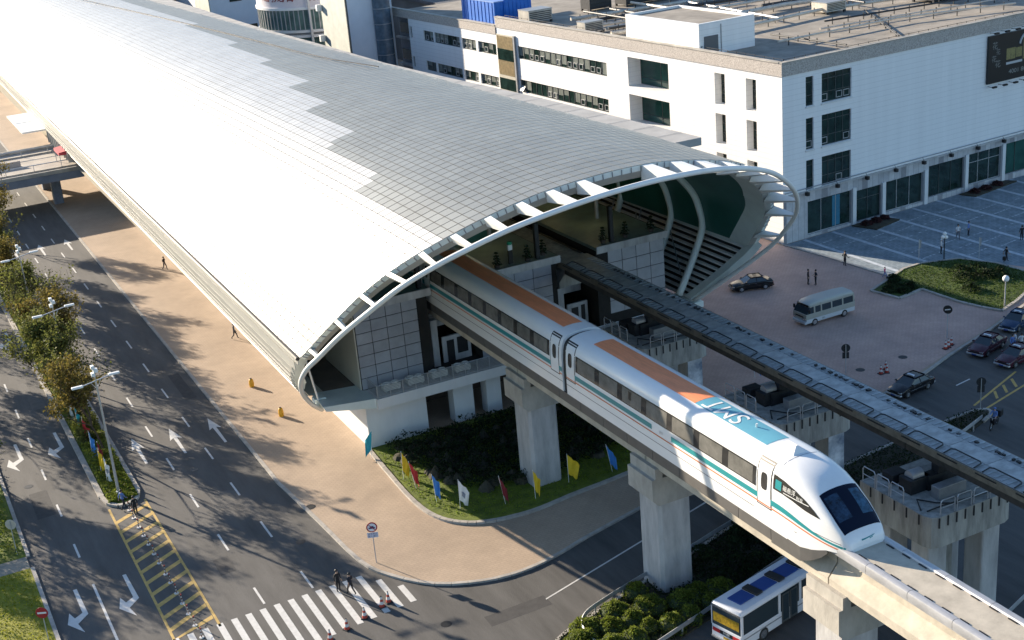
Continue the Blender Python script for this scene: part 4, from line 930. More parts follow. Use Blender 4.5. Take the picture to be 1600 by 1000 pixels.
facade(FL, 0, 63.5, 0, 19.7, [h for h in HL if h[1] < 60], bldwhite, 'wall'); facade(FL, 63.5, 93.2, 0, 18.6, [h for h in HL if h[0] > 60], bldwhite, 'wall')
for h, n, k in specL: window(FL, h, n, k.pop('glass', winglass), **k)
mb = MB(); FL.box(mb, 93.2, 101, 0, 18.6, -2.2, -2.0); obj('recessed_wall', mb, mat('bluish_dark_render', (.20, .22, .25), .7, var=.2), office)
for z in (6.2, 10.8, 15.4):
    mb = MB(); FL.box(mb, 94.0, 100.5, z, z + 1.8, -2.0, -1.9); obj('window', mb, winglass, office)
    mb = MB(); FL.box(mb, 93.3, 101, z - .9, z - .6, -2.0, -1.2); obj('ledge', mb, concrete_grey, office)
# louvred yellowish strip between the two wings
mb = MB(); FL.box(mb, 58.4, 63.4, 0, 18.8, .003, .12); obj('bay', mb, mat('bay_render', (.45, .42, .34), .8, var=.15), office)
for k in range(22):
    mb = MB(); a = 58.7 + k * .21; FL.box(mb, a, a + .07, 12.8, 18.6, .12, .2); FL.box(mb, a, a + .07, 6.9, 10.4, .12, .2); obj('bay_slat', mb, mat('ochre_slat', (.42, .33, .18), .7, var=.3, vscale=2), office)
for z in (15.0, 10.6):
    mb = MB(); FL.box(mb, 58.6, 63.2, z, z + 1.7, .12, .23); obj('window', mb, winglass, office)
mb = MB(); FL.box(mb, 57.95, 58.35, 0, 18.9, .003, .3); obj('drain_pilaster', mb, greysteel, office)
# shaded front facade
HR = []; specR = []
for c, d_ in ((15.75, 19.1), (10.7, 14.35), (5.95, 9.45)):
    for a, b, n in ((5.9, 10.45, 4), (3.5, 4.65, 1)):
        h = (a, b, c, d_, .3); HR.append(h); specR.append((h, n, dict(bars=(c + 1.15, d_ - .7), sash=.5, fr=frame_dark)))
facade(FR, 0, 84, 5.9, 19.7, HR, bldwhite, 'wall')
for h, n, k in specR:
    window(FR, h, n, winglass, **k); mb = MB(); FR.box(mb, h[0] - .1, h[1] + .1, h[2] - .22, h[2] - .02, .003, .12); obj('sill', mb, whitewall, office)
SH = [(3.7, 10.6, .45, 4.5, .35), (11.4, 15.4, .3, 4.2, .35), (16.1, 22.5, .5, 4.3, .35), (23.4, 29.6, .8, 4.8, .35), (30.4, 36.3, .9, 4.9, .35), (37.0, 43.5, .9, 5, .35), (44.3, 50.5, .9, 5, .35), (51.3, 57.5, .9, 5, .35)]
facade(FR, 0, 84, 0, 5.7, SH, bldrough, 'shop_front')
for i, h in enumerate(SH):
    window(FR, h, 3 if i != 1 else 2, winglass if i < 5 else greenglass, fr=frame_dark if i % 2 else frame_pale, bars=(h[3] - 1.2,) if i in (1, 4) else ())
    mb = MB(); FR.box(mb, h[1] + .05, h[1] + .6, 0, h[3] + .2, .003, .22); obj('pilaster', mb, whitewall, office)
mb = MB(); FR.box(mb, 4.4 + 3.4, 4.4 + 4.6, .6, 4.3, -.33, -.3); obj('blue_panel', mb, mat('shop_blue', (.03, .16, .25), .4, var=.2), office)
mb = MB(); FR.box(mb, -.05, 84, 5.7, 5.9, -.2, .28); obj('string_course', mb, concrete_grey, office)
mb = MB(); mb.tube([FR.p(0, 6.25, .25), FR.p(84, 6.25, .25)], .05, 5); obj('light_rail', mb, greysteel, office)
for k in range(12):
    a = 3.2 + k * 4.7; mb = MB(); FR.box(mb, a - .18, a + .18, 5.45, 5.85, .3, .75); mb.tube([FR.p(a, 5.85, .5), FR.p(a, 6.25, .25)], .03, 4); obj('spotlight', mb, black, office)
mb = MB(); FL.box(mb, 0.003, 34, 5.7, 5.9, .002, .2); obj('string_course', mb, concrete_grey, office)
# parapet band
def band(F, a0, a1, z0, z1, th=.45):
    mb = MB(); F.box(mb, a0, a1, z0, z1, -.35, .12); obj('parapet', mb, bldstone, office)
    mb = MB(); F.box(mb, a0 - .05, a1, z1, z1 + .12, -.45, .22); obj('coping', mb, concrete, office)
band(FR, -.12, 84, 19.702, 21.2); band(FL, .36, 63.5, 19.702, 21.2); band(FL, 63.6, 101.5, 18.602, 19.9)
mb = MB(); mb.obox(FR.p(.3, 19.9, -.36), dR * 83, dL * 63.2, UP * .35); obj('roof', mb, rooffloor, office)
mb = MB(); mb.obox(FR.p(.3, 18.7, -63.7), dR * 83, dL * 37.5, UP * .3); obj('roof', mb, rooffloor, office)
mb = MB(); mb.obox(FR.p(40, 20.25, -62.8), dR * 43, dL * .4, UP * 1.2); mb.obox(FR.p(83.0, 20.25, -.3), dR * .4, dL * 62, UP * .9); obj('parapet', mb, whitewall, office)
def on_roof(a, b, z=20.26): p = FR.p(a, z, -b); return p
# stair head with door
hut = thing('roof_hut', 'white box shaped stair head with a grey door on the office roof', 'roof hut', tuple(on_roof(.5, 15)))
mb = MB(); mb.obox(on_roof(.45, 15.2), dR * 8.6, dL * 15.1, UP * 3.55); obj('walls', mb, bldwhite, hut)
mb = MB(); o = on_roof(.45, 15.2, 23.81)
for aa, bb, L_, W_ in ((0, 0, 8.6, .3), (0, 14.8, 8.6, .3)): mb.obox(o + dR * aa + dL * bb, dR * L_, dL * W_, UP * .35)
for aa in (0, 8.3): mb.obox(o + dR * aa + dL * .3, dR * .3, dL * 14.5, UP * .35)
obj('coping', mb, bldwhite, hut); mb = MB(); mb.obox(o + dR * .31 + dL * .31, dR * 7.98, dL * 14.48, UP * .06); obj('roof', mb, rooffloor, hut)
mb = MB(); mb.obox(on_roof(1.2, 15.1), dR * 2.1, dL * .095, UP * 2.3); obj('door', mb, mat('grey_door', (.10, .11, .12), .5), hut)
mb = MB(); mb.obox(on_roof(3.75, 15.12), dR * .1, dL * .07, UP * 3.5); obj('downpipe', mb, greysteel, hut)
# blue sheet housing
bc = thing('blue_roof_housing', 'bright blue sheet metal housing on the far end of the office roof', 'roof housing', tuple(on_roof(.6, 64, 19.0)))
mb = MB(); mb.obox(on_roof(.6, 64.6, 19.0), dR * 6.5, dL * 10.2, UP * 4.1); mb.obox(on_roof(2.2, 64.4, 19.0), dR * 4.8, dL * .2, UP * 4.5); obj('casing', mb, blueclad, bc)
mb = MB(); mb.obox(on_roof(.55, 64.55, 23.1), dR * 6.6, dL * 10.3, UP * .15); obj('lid', mb, mat('pale_blue_sheet', (.20, .32, .62), .5), bc)
for k in range(9):
    mb = MB(); mb.obox(on_roof(.53, 65.2 + k * 1.1, 19.0), dR * .07, dL * .08, UP * 4.05); obj('rib', mb, blueclad, bc)
    mb = MB(); mb.obox(on_roof(1.0 + k * .68, 64.33, 19.0), dR * .06, dL * .066, UP * 4.05); obj('rib', mb, blueclad, bc)
# roof plant: pipes on stands, ducts, chillers
def pipe(pts, r, label, mt=pipem, z=20.95, stands=3.0):
    t = thing('roof_pipe', label, 'pipe', tuple(on_roof(*pts[0], 20.25)), 'pipe runs on the office roof')
    P = [on_roof(a, b, z) for a, b in pts]; mb = MB(); mb.tube(P, r, 8); obj('pipe_run', mb, mt, t, smooth=40)
    for a, b in zip(P, P[1:]):
        n = max(1, int((b - a).length / stands))
        for k in range(n):
            p = a + (b - a) * ((k + .5) / n); mb = MB(); mb.box(p.x - .05, p.x + .05, p.y - .05, p.y + .05, 20.25, z + r + .22); obj('stand', mb, darksteel, t)
pipe([(10, 12), (30, 12), (46, 7)], .13, 'thin pale pipe crossing the roof right of the stair head')
pipe([(14, 4.5), (14, 18)], .1, 'short pipe run along the shaded roof corner', darksteel, 20.7)
pipe([(22, 4), (34, 22)], .09, 'slanting thin dark pipe in the middle of the sunlit roof', darksteel, 20.6)
pipe([(12, 24), (30, 26), (62, 20)], .22, 'thick pale lagged pipe behind the stair head')
pipe([(2, 36), (16, 33), (30, 34), (58, 30)], .32, 'thickest lagged pipe crossing the whole roof')
pipe([(3, 44), (18, 41), (40, 40)], .2, 'lagged pipe near the far roof edge')
pipe([(6, 52), (24, 50), (52, 46)], .26, 'farthest lagged pipe before the dark plant')
pipe([(13, 29), (15, 55)], .2, 'dark pipe rising away behind the stair head', darksteel)
pipe([(22, 25), (26, 56)], .18, 'grey pipe running to the far plant', greysteel)
for k, (pts, r, mt, z) in enumerate((([(3, 38), (12, 37.2), (13, 46)], .16, darksteel, 21.3), ([(4, 40), (20, 38.5)], .28, pipem, 21.0), ([(5, 47.5), (30, 44)], .24, darksteel, 21.1), ([(9, 34.5), (9.6, 54)], .17, darksteel, 21.4), ([(18, 31), (19.5, 56)], .2, pipem, 21.2), ([(28, 36), (60, 33)], .22, darksteel, 21.0), ([(32, 48), (64, 42)], .3, pipem, 21.1), ([(36, 24), (40, 52)], .15, darksteel, 21.2), ([(46, 28), (50, 50)], .2, greysteel, 21.2), ([(20, 15.5), (52, 12)], .1, pipem, 20.7), ([(24, 19), (56, 15)], .12, darksteel, 20.8))):
    pipe(pts, r, ['thin dark bent pipe near the sunlit parapet', 'thick pale pipe just beyond the bent dark one', 'dark pipe slanting behind the pale ones', 'dark pipe running straight away from the parapet', 'pale pipe running away behind the stair head', 'dark pipe across the middle of the roof', 'thick pale pipe right of the far cooling units', 'thin dark pipe running towards the far units', 'grey pipe running towards the right hand units', 'thin pale pipe nearest the front parapet', 'thin dark pipe beside the pale one at the front parapet'][k], mt, z, 2.4)
pipe([(2.5, 33), (10, 31)], .34, 'short thick white pipe near the parapet', whitemetal, 21.2)
def plant_box(a, b, w_, d_, h, mt, label, name='roof_unit', legs=True):
    t = thing(name, label, 'roof unit', tuple(on_roof(a, b)), 'plant units on the office roof')
    mb = MB(); o = on_roof(a, b, 20.6); mb.obox(o, dR * w_, dL * d_, UP * h); obj('casing', mb, mt, t)
    mb = MB(); o = on_roof(a - .05, b - .05, 20.6 + h); mb.obox(o, dR * (w_ + .1), dL * (d_ + .1), UP * .08); obj('lid', mb, greysteel, t)
    for i in (0, 1):
        for j in (0, 1): mb = MB(); mb.obox(on_roof(a + i * (w_ - .3), b + j * (d_ - .3), 20.25), dR * .3, dL * .3, UP * .35); obj('foot', mb, darksteel, t)
    mb = MB()
    for k in range(5): mb.obox(on_roof(a + .15, b - .03, 20.75 + k * h * .17), dR * (w_ - .3), dL * .028, UP * h * .08)
    obj('grille', mb, black, t, kind='stuff')
plant_box(30, 25, 3.5, 3, 1.2, pipem, 'low beige plant box behind the middle pipes')
plant_box(44, 19, 3.0, 4, 3.2, mat('black_panel', (.02, .02, .022), .4), 'tall black and white plant cabin near the front parapet', )
plant_box(47.2, 19, 2.2, 4, 3.2, whitemetal, 'tall white plant cabin beside the black one')
plant_box(2, 57, 4, 3, 1.6, concrete, 'small pale box beside the near parapet')
plant_box(1.5, 41.5, 3, 2.0, 1.3, concrete, 'low stone coloured box at the sunlit parapet')
for k, (a, b, w_, d_, h) in enumerate(((20, 58, 9, 3, 3.2), (31, 57, 9, 3.5, 3.6), (44, 54, 10, 3.5, 3.4), (56, 50, 9, 3.5, 3.2), (14, 59, 4, 2.5, 3.0))):
    plant_box(a, b, w_, d_, h, darksteel, ['long dark cooling unit second along the far roof edge', 'dark cooling unit third along the far roof edge', 'dark cooling unit fourth along the far roof edge', 'dark cooling unit nearest the right end of the far edge', 'small dark cooling unit first along the far roof edge'][k], 'cooling_unit')
for k in range(16):
    a, b = random.uniform(1.5, 9), random.uniform(32, 60)
vent = thing('roof_vent', 'small black roof vent on the sunlit screed', 'roof vent', (0, 0, 0), 'small vents dotted over the roof')
mb = MB(); mb.cyl(0, 0, 0, .3, .07, 7); mb.cyl(0, 0, .3, .42, .17, 8); obj('cowl', mb, black, vent); vent.location = on_roof(3, 36)
ORD = 'first second third fourth fifth sixth seventh eighth ninth tenth eleventh twelfth thirteenth fourteenth fifteenth sixteenth seventeenth eighteenth nineteenth twentieth twentyfirst twentysecond twentythird twentyfourth'.split()
vent['label'] = 'small black roof vent, first in the first row beyond the stair head'
for k in range(1, 18):
    dup(vent, on_roof(3 + (k % 6) * 1.5 + random.uniform(-.2, .2), 36 + (k // 6) * 2.6), 0, 'small black roof vent, %s in the %s row beyond the stair head' % (ORD[k % 6], ORD[k // 6]))
mb = MB()
for (a0, b0), (a1, b1) in (((.8, .6), (70, .6)), ((.8, .6), (.8, 62))):
    mb.tube([on_roof(a0, b0, 21.45), on_roof(a1, b1, 21.45)], .025, 4)
    n = int(math.hypot(a1 - a0, b1 - b0) / 1.6)
    for k in range(n):
        p = on_roof(a0 + (a1 - a0) * k / n, b0 + (b1 - b0) * k / n, 21.3); mb.box(p.x - .03, p.x + .03, p.y - .03, p.y + .03, 21.3, 21.5)
obj('lightning_rod_line', mb, darksteel, office)
# billboard with lamps
bb = thing('billboard', 'dark advertising billboard with white and gold lettering on the shaded facade', 'billboard', tuple(FR.p(32.8, 13.4, 0)))
mb = MB(); FR.box(mb, 32.8, 48, 13.35, 19.25, .1, .35); obj('board', mb, mat('billboard_black', (.012, .014, .016), .35), bb)
P_ = lambda a, z: FR.p(a, z, .36)
gold = mat('print_gold', (.22, .19, .07), .5, var=.4, vscale=4); palep = mat('print_pale', (.45, .47, .48), .5)
for x0, z0, s_ in ((33.9, 17.9, .9), (34.5, 17.1, .7), (33.8, 16.3, .8), (34.5, 15.6, .9)):
    obj('print', text_mb('花', s_ * 1.1, lambda a, b: P_(x0 + a, z0 + b)), mat('print_grey', (.20, .21, .2), .5), bb)
mb = MB(); FR.box(mb, 36.0, 37.6, 15.9, 17.3, .352, .356); FR.box(mb, 37.7, 38.8, 16.0, 17.2, .352, .356); FR.box(mb, 39.0, 41.2, 15.6, 18.6, .352, .355); obj('print', mb, gold, bb)
mb = MB(); mb.tube([FR.p(39.6 - 1.3 * math.cos(t), 17.3 + 1.5 * math.sin(t), .37) for t in np.linspace(.2, 2.4, 12)], .14, 5); mb.tube([FR.p(39.3, 17.2, .37), FR.p(40.5, 15.9, .37)], .12, 5); mb.tube([FR.p(40.4, 17.2, .37), FR.p(39.3, 15.9, .37)], .12, 5); obj('print', mb, palep, bb)
obj('print', text_mb('4001 8001 7008', .75, lambda a, b: P_(39.7 + a * 1.3, 14.35 + b)), mat('print_grey2', (.28, .29, .27), .5), bb)
mb = MB(); FR.box(mb, 36.0, 38.9, 15.3, 15.6, .352, .356); obj('print', mb, palep, bb)
for k in range(8):
    a = 33.2 + k * 1.9
    for z, s in ((13.0, -1), (19.6, 1)):
        mb = MB(); mb.tube([FR.p(a, z, .05), FR.p(a + .1, z + .05 * s, 1.0)], .035, 4); FR.box(mb, a - .3, a + .35, z - .05, z + .15, .95, 1.25); obj('lamp_arm', mb, black, bb)
# shrub planters by the shop doors
# ---- tower blocks beyond the vault
tw = thing('stair_tower', 'tall windowless tower with pale green side and bluish front face', 'tower', (78.7, 219.5, 0))
mb = MB(); mb.box(78.72, 87.0, 219.6, 232, 0, 32); obj('core', mb, bluewhite, tw)
mb = MB(); mb.box(78.6, 78.715, 219.5, 232, 0, 32); obj('side_cladding', mb, palegreen, tw)
mb = MB(); mb.box(78.6, 78.9, 219.35, 219.595, 0, 32); obj('corner_post', mb, frame_dark, tw)
mb = MB(); mb.tube([(84.9, 219.2, 0), (84.9, 219.2, 32)], 1.5, 16); obj('glazed_bow', mb, mat('bow_glass', (.10, .14, .18), .25, 0, var=.4, vscale=.8), tw, smooth=40)
for k in range(12):
    mb = MB(); mb.cyl(84.9, 219.2, 2 + k * 2.6, 2.15 + k * 2.6, 1.56, 16); obj('bow_band', mb, greysteel, tw)
for z in (14.3, 19.6):
    mb = MB(); mb.bevbox(77.6, 78.5, 231.2, 232.0, z, z + 1.1, .05); mb.box(78.4, 78.62, 231.4, 231.8, z + .3, z + .6); obj('floodlight', mb, whitemetal, tw)
cv = thing('curved_glass_hall', 'round fronted glass hall with red Chinese lettering behind the station roof', 'building', (84, 252, 0))
ccx, ccy, cr_ = 85.0, 252.0, 11.5
def arc(r, z0, z1, mt, name, a0=R(150), a1=R(275), n=40, parent=cv):
    mb = MB(); rows = [[(ccx + r * math.cos(a), ccy + r * math.sin(a), z) for z in (z0, z1)] for a in np.linspace(a0, a1, n)]; mb.quadgrid(rows)
    mb.quadgrid([[(ccx + r * math.cos(a), ccy + r * math.sin(a), z1), (ccx + (r - .8) * math.cos(a), ccy + (r - .8) * math.sin(a), z1)] for a in np.linspace(a0, a1, n)]); return obj(name, mb, mt, parent, smooth=30)
arc(cr_ - .3, 0, 26, mat('hall_grey', (.42, .40, .39), .7, var=.15, vscale=.5), 'drum'); arc(cr_, 15.2, 18.8, curveglass, 'glass_band'); arc(cr_, 11.4, 13.9, curveglass, 'glass_band')
for z in (18.8, 14.7, 13.8, 11.0): arc(cr_ + .3, z, z + .45, whitemetal, 'ring_ledge')
arc(cr_ + .05, 19.25, 25, mat('sign_fascia', (.62, .58, .60), .6, var=.06), 'sign_fascia')
for k in range(26):
    a = R(152 + k * 4.7); mb = MB(); mb.box(-.05, .05, -.08, .08, 15.15, 18.8); me_ = mesh('mullion', mb, frame_pale); o = inst('mullion', me_, cv, (ccx + (cr_ + .05) * math.cos(a) - 84, ccy + (cr_ + .05) * math.sin(a) - 252, 0), (0, 0, a))
for ch, deg in (('磁', 196), ('浮', 205), ('龙', 214), ('阳', 223), ('广', 233), ('场', 245)):
    a = R(deg); c_ = Vector((ccx + (cr_ + .12) * math.cos(a), ccy + (cr_ + .12) * math.sin(a), 21.3)); t_ = Vector((-math.sin(a), math.cos(a), 0))
    obj('sign_character', text_mb(ch, 2.5, lambda p, q: c_ + t_ * p + UP * q), lettersred, cv)
mb = MB(); mb.box(79.0, 79.4, 240.3, 240.7, 0, 24); obj('post', mb, frame_pale, cv)
b2 = thing('shaded_block', 'plain bluish white block with a pale edge behind the far roof', 'building', (76, 298.5, 0))
mb = MB(); mb.box(76.05, 110, 298.5, 330, 0, 28); obj('core', mb, bluewhite, b2)
mb = MB(); mb.box(75.8, 76.04, 298.4, 310.5, 0, 28); obj('side_cladding', mb, palegreen, b2)
mb = MB(); mb.box(80.5, 83.2, 298.42, 298.495, 15.5, 18); mb.box(83.2, 86, 298.42, 298.495, 8, 10.2); obj('window', mb, winglass, b2)
b3 = thing('distant_office', 'pale office block with small dark windows beyond the far end of the roof', 'building', (70, 345, 0))
mb = MB(); mb.box(60, 76, 345, 380, 0, 24); obj('wall', mb, mat('pinkish_render', (.55, .5, .47), .7, var=.1), b3)
for i in range(7):
    for j in range(6):
        mb = MB(); mb.box(61 + i * 2.1, 62.4 + i * 2.1, 344.9, 345.0, 3 + j * 3.5, 4.8 + j * 3.5); obj('window', mb, winglass, b3)
# ---- buildings and trees far behind the office roof
fb = thing('distant_hall', 'low dark hall beyond the office roof', 'building', (160, 260, 0))
mb = MB(); mb.box(112, 240, 240, 300, 0, 14); obj('wall', mb, mat('dusky_wall', (.14, .13, .12), .8, var=.3, vscale=.1), fb); mb = MB(); mb.box(111, 241, 239, 301, 14, 14.6); obj('roof', mb, mat('dark_roof', (.08, .08, .085), .8, var=.3, vscale=.1), fb)
for k in range(20):
    mb = MB(); mb.box(114 + k * 6, 118 + k * 6, 239.8, 239.99, 3, 11); obj('window', mb, winglass, fb)
# ------------------------------------------------------------------ road bridge over the avenue, far left
rb = thing('road_bridge', 'grey road bridge crossing the avenue and meeting the station side', 'bridge', (25.5, 210, 0))
mb = MB(); mb.box(-70, 29.5, 204.6, 224.5, 4.3, 5.4); obj('deck', mb, mat('bridge_fascia', (.20, .22, .26), .7, var=.2, vscale=.4), rb)
mb = MB(); mb.box(-70, 29.5, 205.0, 224.1, 5.405, 5.43); obj('surface', mb, mat('bridge_surface', (.40, .36, .31), .9, var=.25, vscale=.3), rb)
for y in (204.6, 224.2, 208.0, 220.6):
    mb = MB(); mb.box(-70, 29.5, y, y + .3, 5.43, 6.0 if y in (204.6, 224.2) else 5.65); obj('parapet', mb, concrete, rb)
for y in (208.15, 220.7):
    mb = MB(); mb.tube([(-70, y, 6.5), (29.4, y, 6.5)], .08, 6)
    for k in range(25): mb.box(-69 + k * 4, -68.9 + k * 4, y - .04, y + .04, 5.43, 6.5)
    obj('rail', mb, galv, rb)
mb = MB(); mb.box(-70, 22, 214.2, 214.4, 5.44, 6.3); obj('divider', mb, mat('divider', (.45, .4, .36), .8), rb)
for x, y in ((25.7, 208.8), (25.7, 219.5), (2.5, 208.8), (2.5, 219.5)):
    mb = MB(); mb.bevbox(x - .7, x + .7, y - .7, y + .7, 0, 4.29, .15); obj('pier', mb, mat('blue_pier', (.20, .22, .27), .7, var=.2), rb)
rc = thing('red_canopy', 'red fabric canopy at the bridge end under the station eave', 'canopy', (28.2, 209.5, 5.43))
mb = MB(); mb.add([(27.0, 208.4, 7.6), (29.4, 208.4, 7.9), (29.4, 213, 7.9), (27.0, 213, 7.6)], [(0, 1, 2, 3)]); mb.box(27.0, 29.4, 208.4, 213, 7.2, 7.59); obj('fabric', mb, mat('red_fabric', (.42, .05, .07), .8), rc)
for x in (27.1, 29.3):
    for y in (208.5, 212.9):
        mb = MB(); mb.cyl(x, y, 5.43, 7.3, .05, 6); obj('post', mb, galv, rc)

# ------------------------------------------------------------------ trees
def tree_mesh(seed, H=13.0, n=2600, bare=.3, rad=.75):
    rnd = random.Random(seed); wood = MB(); tips = []
    def limb(p, d, L, r, lev):
        pts = [p]; q = Vector(p); dd = Vector(d)
        for k in range(4):
            dd = (dd + Vector((rnd.uniform(-.18, .18), rnd.uniform(-.18, .18), rnd.uniform(-.06, .14)))).normalized(); q = q + dd * L / 4; pts.append(q.copy())
        wood.tube(pts, [max(.012, r * (1 - .16 * k)) for k in range(5)], 6 if lev < 2 else 3, caps=lev < 2)
        if lev >= 3: tips.extend(pts[1:])
        if lev < 4:
            for k in range(4 if lev == 0 else 3):
                a = rnd.uniform(0, 6.28); up = rnd.uniform(.3, .8); nd = (dd * .6 + Vector((math.cos(a) * .75, math.sin(a) * .75, up * (.8 if lev else 1)))).normalized()
                limb(pts[rnd.choice((2, 3, 4))] if lev else pts[4 - (k % 2)], nd, L * rnd.uniform(.58, .78), r * .56, lev + 1)
    limb(Vector((0, 0, 0)), Vector((rnd.uniform(-.08, .08), rnd.uniform(-.08, .08), 1)), H * .33, .12, 0)
    pts = []; k = max(1, int(n / max(1, len(tips))))
    for c in tips:
        if rnd.random() < bare: continue
        for _ in range(k + (rnd.random() < .5)):
            pts.append(tuple(c + Vector((rnd.gauss(0, .34), rnd.gauss(0, .34), rnd.gauss(-.03, .28)))))
    return mesh('trunk', wood, bark), pts
def make_tree(seed, label, lm, group, **k):
    t = thing('tree', label, 'tree', (0, 0, 0), group); tm, pts = tree_mesh(seed, **k)
    inst('trunk', tm, t); obj('crown', leaves(pts, .115, .5), lm, t); return t
leaf_mix = mat('leaf_russet', (.15, .145, .04), .75, var=.5, vscale=.8, island=.5, spec=.3, col2=(.20, .15, .035))
tA = make_tree(3, 'bushy olive tree at the end of the median behind the last lamp post', leaf_mix, 'trees along the median', n=6800, bare=.22)
tB = make_tree(8, 'second olive tree from the end of the median', leaf_olive, 'trees along the median', n=6800, bare=.2)
tC = make_tree(15, 'nearly bare tree on the median beside the second lamp', leaf_olive, 'trees along the median', n=2200, bare=.66)
tA.location = (13.4, 113.2, .1); tB.location = (12.9, 121.5, .1); tC.location = (13.4, 138.5, .1)
med = [(tC, 13.4, 118.2, 2.5, .95, 'half bare tree between the first two olive trees of the median'), (tB, 12.8, 126, 1.2, 1.05, 'third olive tree of the median, beside the second lamp'), (tA, 13.3, 130.5, 4.0, 1.0, 'fourth olive tree of the median, close to the white flag'), (tC, 12.6, 134.5, 1.0, 1.0, 'half bare tree of the median beside the white flag'),
       (tC, 13.5, 143.0, 2.0, 1.05, 'thin leafless tree on the median before the far lamp'), (tB, 12.6, 148.5, 3.0, 1.0, 'olive tree on the median just past the far lamp'), (tA, 13.3, 153.5, 5.2, 1.05, 'second olive tree past the far lamp'), (tB, 12.7, 158.5, .3, 1.0, 'olive tree behind the faded red flag on the median'),
       (tA, 12.8, 163.5, 5.0, 1.1, 'olive tree on the median before the shadow of the bridge'), (tB, 12.9, 169, 2.2, 1.1, 'olive tree of the median beside the bridge shadow'), (tC, 13.2, 173, 2.9, 1.1, 'half bare tree of the median beside the bridge shadow'),
       (tA, 12.7, 178, .6, 1.15, 'olive tree of the median next to the far lane arrows'), (tB, 13.0, 185, 1.6, 1.1, 'median tree close to the near edge of the bridge'), (tA, 12.8, 194, 2.5, 1.1, 'last median tree before the road bridge')]
for src, x, y, rz, s, lab in med: dup(src, (x, y, .1), rz, lab, s)
VT = [(2.6, 106.5, 1, .9), (1.9, 113.5, 2.4, 1.0)] + [(random.uniform(-1.2, 2.2), 119.5 + 6.0 * k + random.uniform(-1.5, 1.5), random.uniform(0, 6), random.uniform(.9, 1.2)) for k in range(13)] + [(-5 + random.uniform(-2, 2), 104 + 9 * k, random.uniform(0, 6), random.uniform(1, 1.25)) for k in range(4)]
for k, (x, y, rz, s) in enumerate(VT):
    o = dup([tC, tC, tB, tC, tA][(k + 1) % 5], (x, y, .12), rz, ['tree on the verge at the left edge beside the first turn arrow pair', 'tree on the verge at the left edge by the upper turn arrows'][min(1, k)] if k < 2 else ('tree on the left verge, %s in line from the no entry sign' % ORD[k]) if k < 15 else 'tree standing in the back row of the left verge, %s from the lawn' % ORD[k - 15], s); o['group'] = 'trees on the verge left of the avenue'
# ------------------------------------------------------------------ shrubs and ground cover
def scatter(name, label, n, fn, size, lm, cat='shrubbery', flat=.2):
    pts = []
    while len(pts) < n:
        p = fn()
        if p: pts.append(p)
    o = obj(name, leaves(pts, size, .5, flat), lm, kind='stuff'); o['label'] = label; o['category'] = cat; return o
def lump(x, y, s=1.0, seed=0): return .5 + .25 * math.sin(x * 1.9 * s + seed) * math.cos(y * 1.3 * s + seed * 2) + .25 * math.sin(y * 2.9 * s + x * 1.1 + seed)
def f_med():
    y = 103.5 + (random.random() ** 1.5) * 95; x = random.uniform(11.8, 14.15)
    h = .22 + .95 * lump(x, y) * min(1, (y - 103) / 9) * (1 if y > 110 else .6); return (x, y, .1 + h * random.random() ** .4)
scatter('shrubbery', 'low bright green shrubs filling the median strip under the trees', 24000, f_med, .085, leaf_bush)
def f_med2():
    y = 116 + random.random() ** 1.4 * 60; x = random.uniform(11.9, 14.1); l_ = lump(x, y, .7, 2)
    if l_ < .45: return None
    return (x, y, .3 + 1.7 * l_ * random.random() ** .6)
scatter('undergrowth', 'taller olive undergrowth between the median trees', 9000, f_med2, .10, leaf_olive)
def f_verge():
    y = 98.8 + random.random() * 50; x = random.uniform(-1.5, 4.2); h = .3 + .9 * lump(x, y, 1, 4); return (x, y, .12 + h * random.random() ** .5)
scatter('shrubbery', 'shrubs on the verge at the left edge of the picture', 14000, f_verge, .09, leaf_bush)
def f_grass(poly, zmin, h):
    xs = [p[0] for p in poly]; ys = [p[1] for p in poly]; a, b, c, d_ = min(xs), max(xs), min(ys), max(ys)
    def f():
        p = (random.uniform(a, b), random.uniform(c, d_)); return (*p, zmin + random.random() * h) if inside(p, poly) else None
    return f
scatter('grass', 'short clumpy grass on the sunlit lawn', 9000, f_grass([(-3, 96.4), (-3, 72), (4.4, 72), (4.4, 96.4)], .13, .09), .06, mat('grass_blade_dry', (.24, .25, .015), .8, var=.4, vscale=.6, island=.3, spec=.2), 'grass')
GARg = [(33.4, 99), (33.0, 94), (33.0, 89.8), (33.3, 87), (34.2, 84.8), (36, 83.4), (39.3, 82.8), (43.4, 83.3), (50, 84.2), (61, 86.6), (61, 99)]
scatter('grass', 'bright grass edge of the garden bed below the station', 16000, f_grass(GARg, .2, .1), .06, mat('grass_blade', (.16, .22, .018), .8, var=.4, vscale=.8, island=.35, spec=.2), 'grass')
SHR = [(34.2, 99), (34.4, 95.8), (35.3, 92.2), (36.2, 89.0), (37.8, 87.2), (40.5, 86.2), (44, 86.2), (60, 89), (60, 99)]
def f_shr():
    p = (random.uniform(34, 60), random.uniform(86, 99.3))
    if not inside(p, SHR): return None
    return (*p, .2 + (.35 + 1.0 * lump(*p, 1.2, 1)) * random.random() ** .4)
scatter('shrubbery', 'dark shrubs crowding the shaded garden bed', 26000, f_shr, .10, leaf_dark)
core = MB()
for k in range(150):
    p = (random.uniform(34.6, 59), random.uniform(86.6, 98.6))
    if inside(p, SHR): core.lathe(*p, [(.02, 1.0 * lump(*p, 1.2, 1) + .35), (.5, .55), (.7, .2)][::-1], 7)
obj('shrub_core', core, soil, kind='stuff')['label'] = 'dark inner twigs of the garden shrubs'
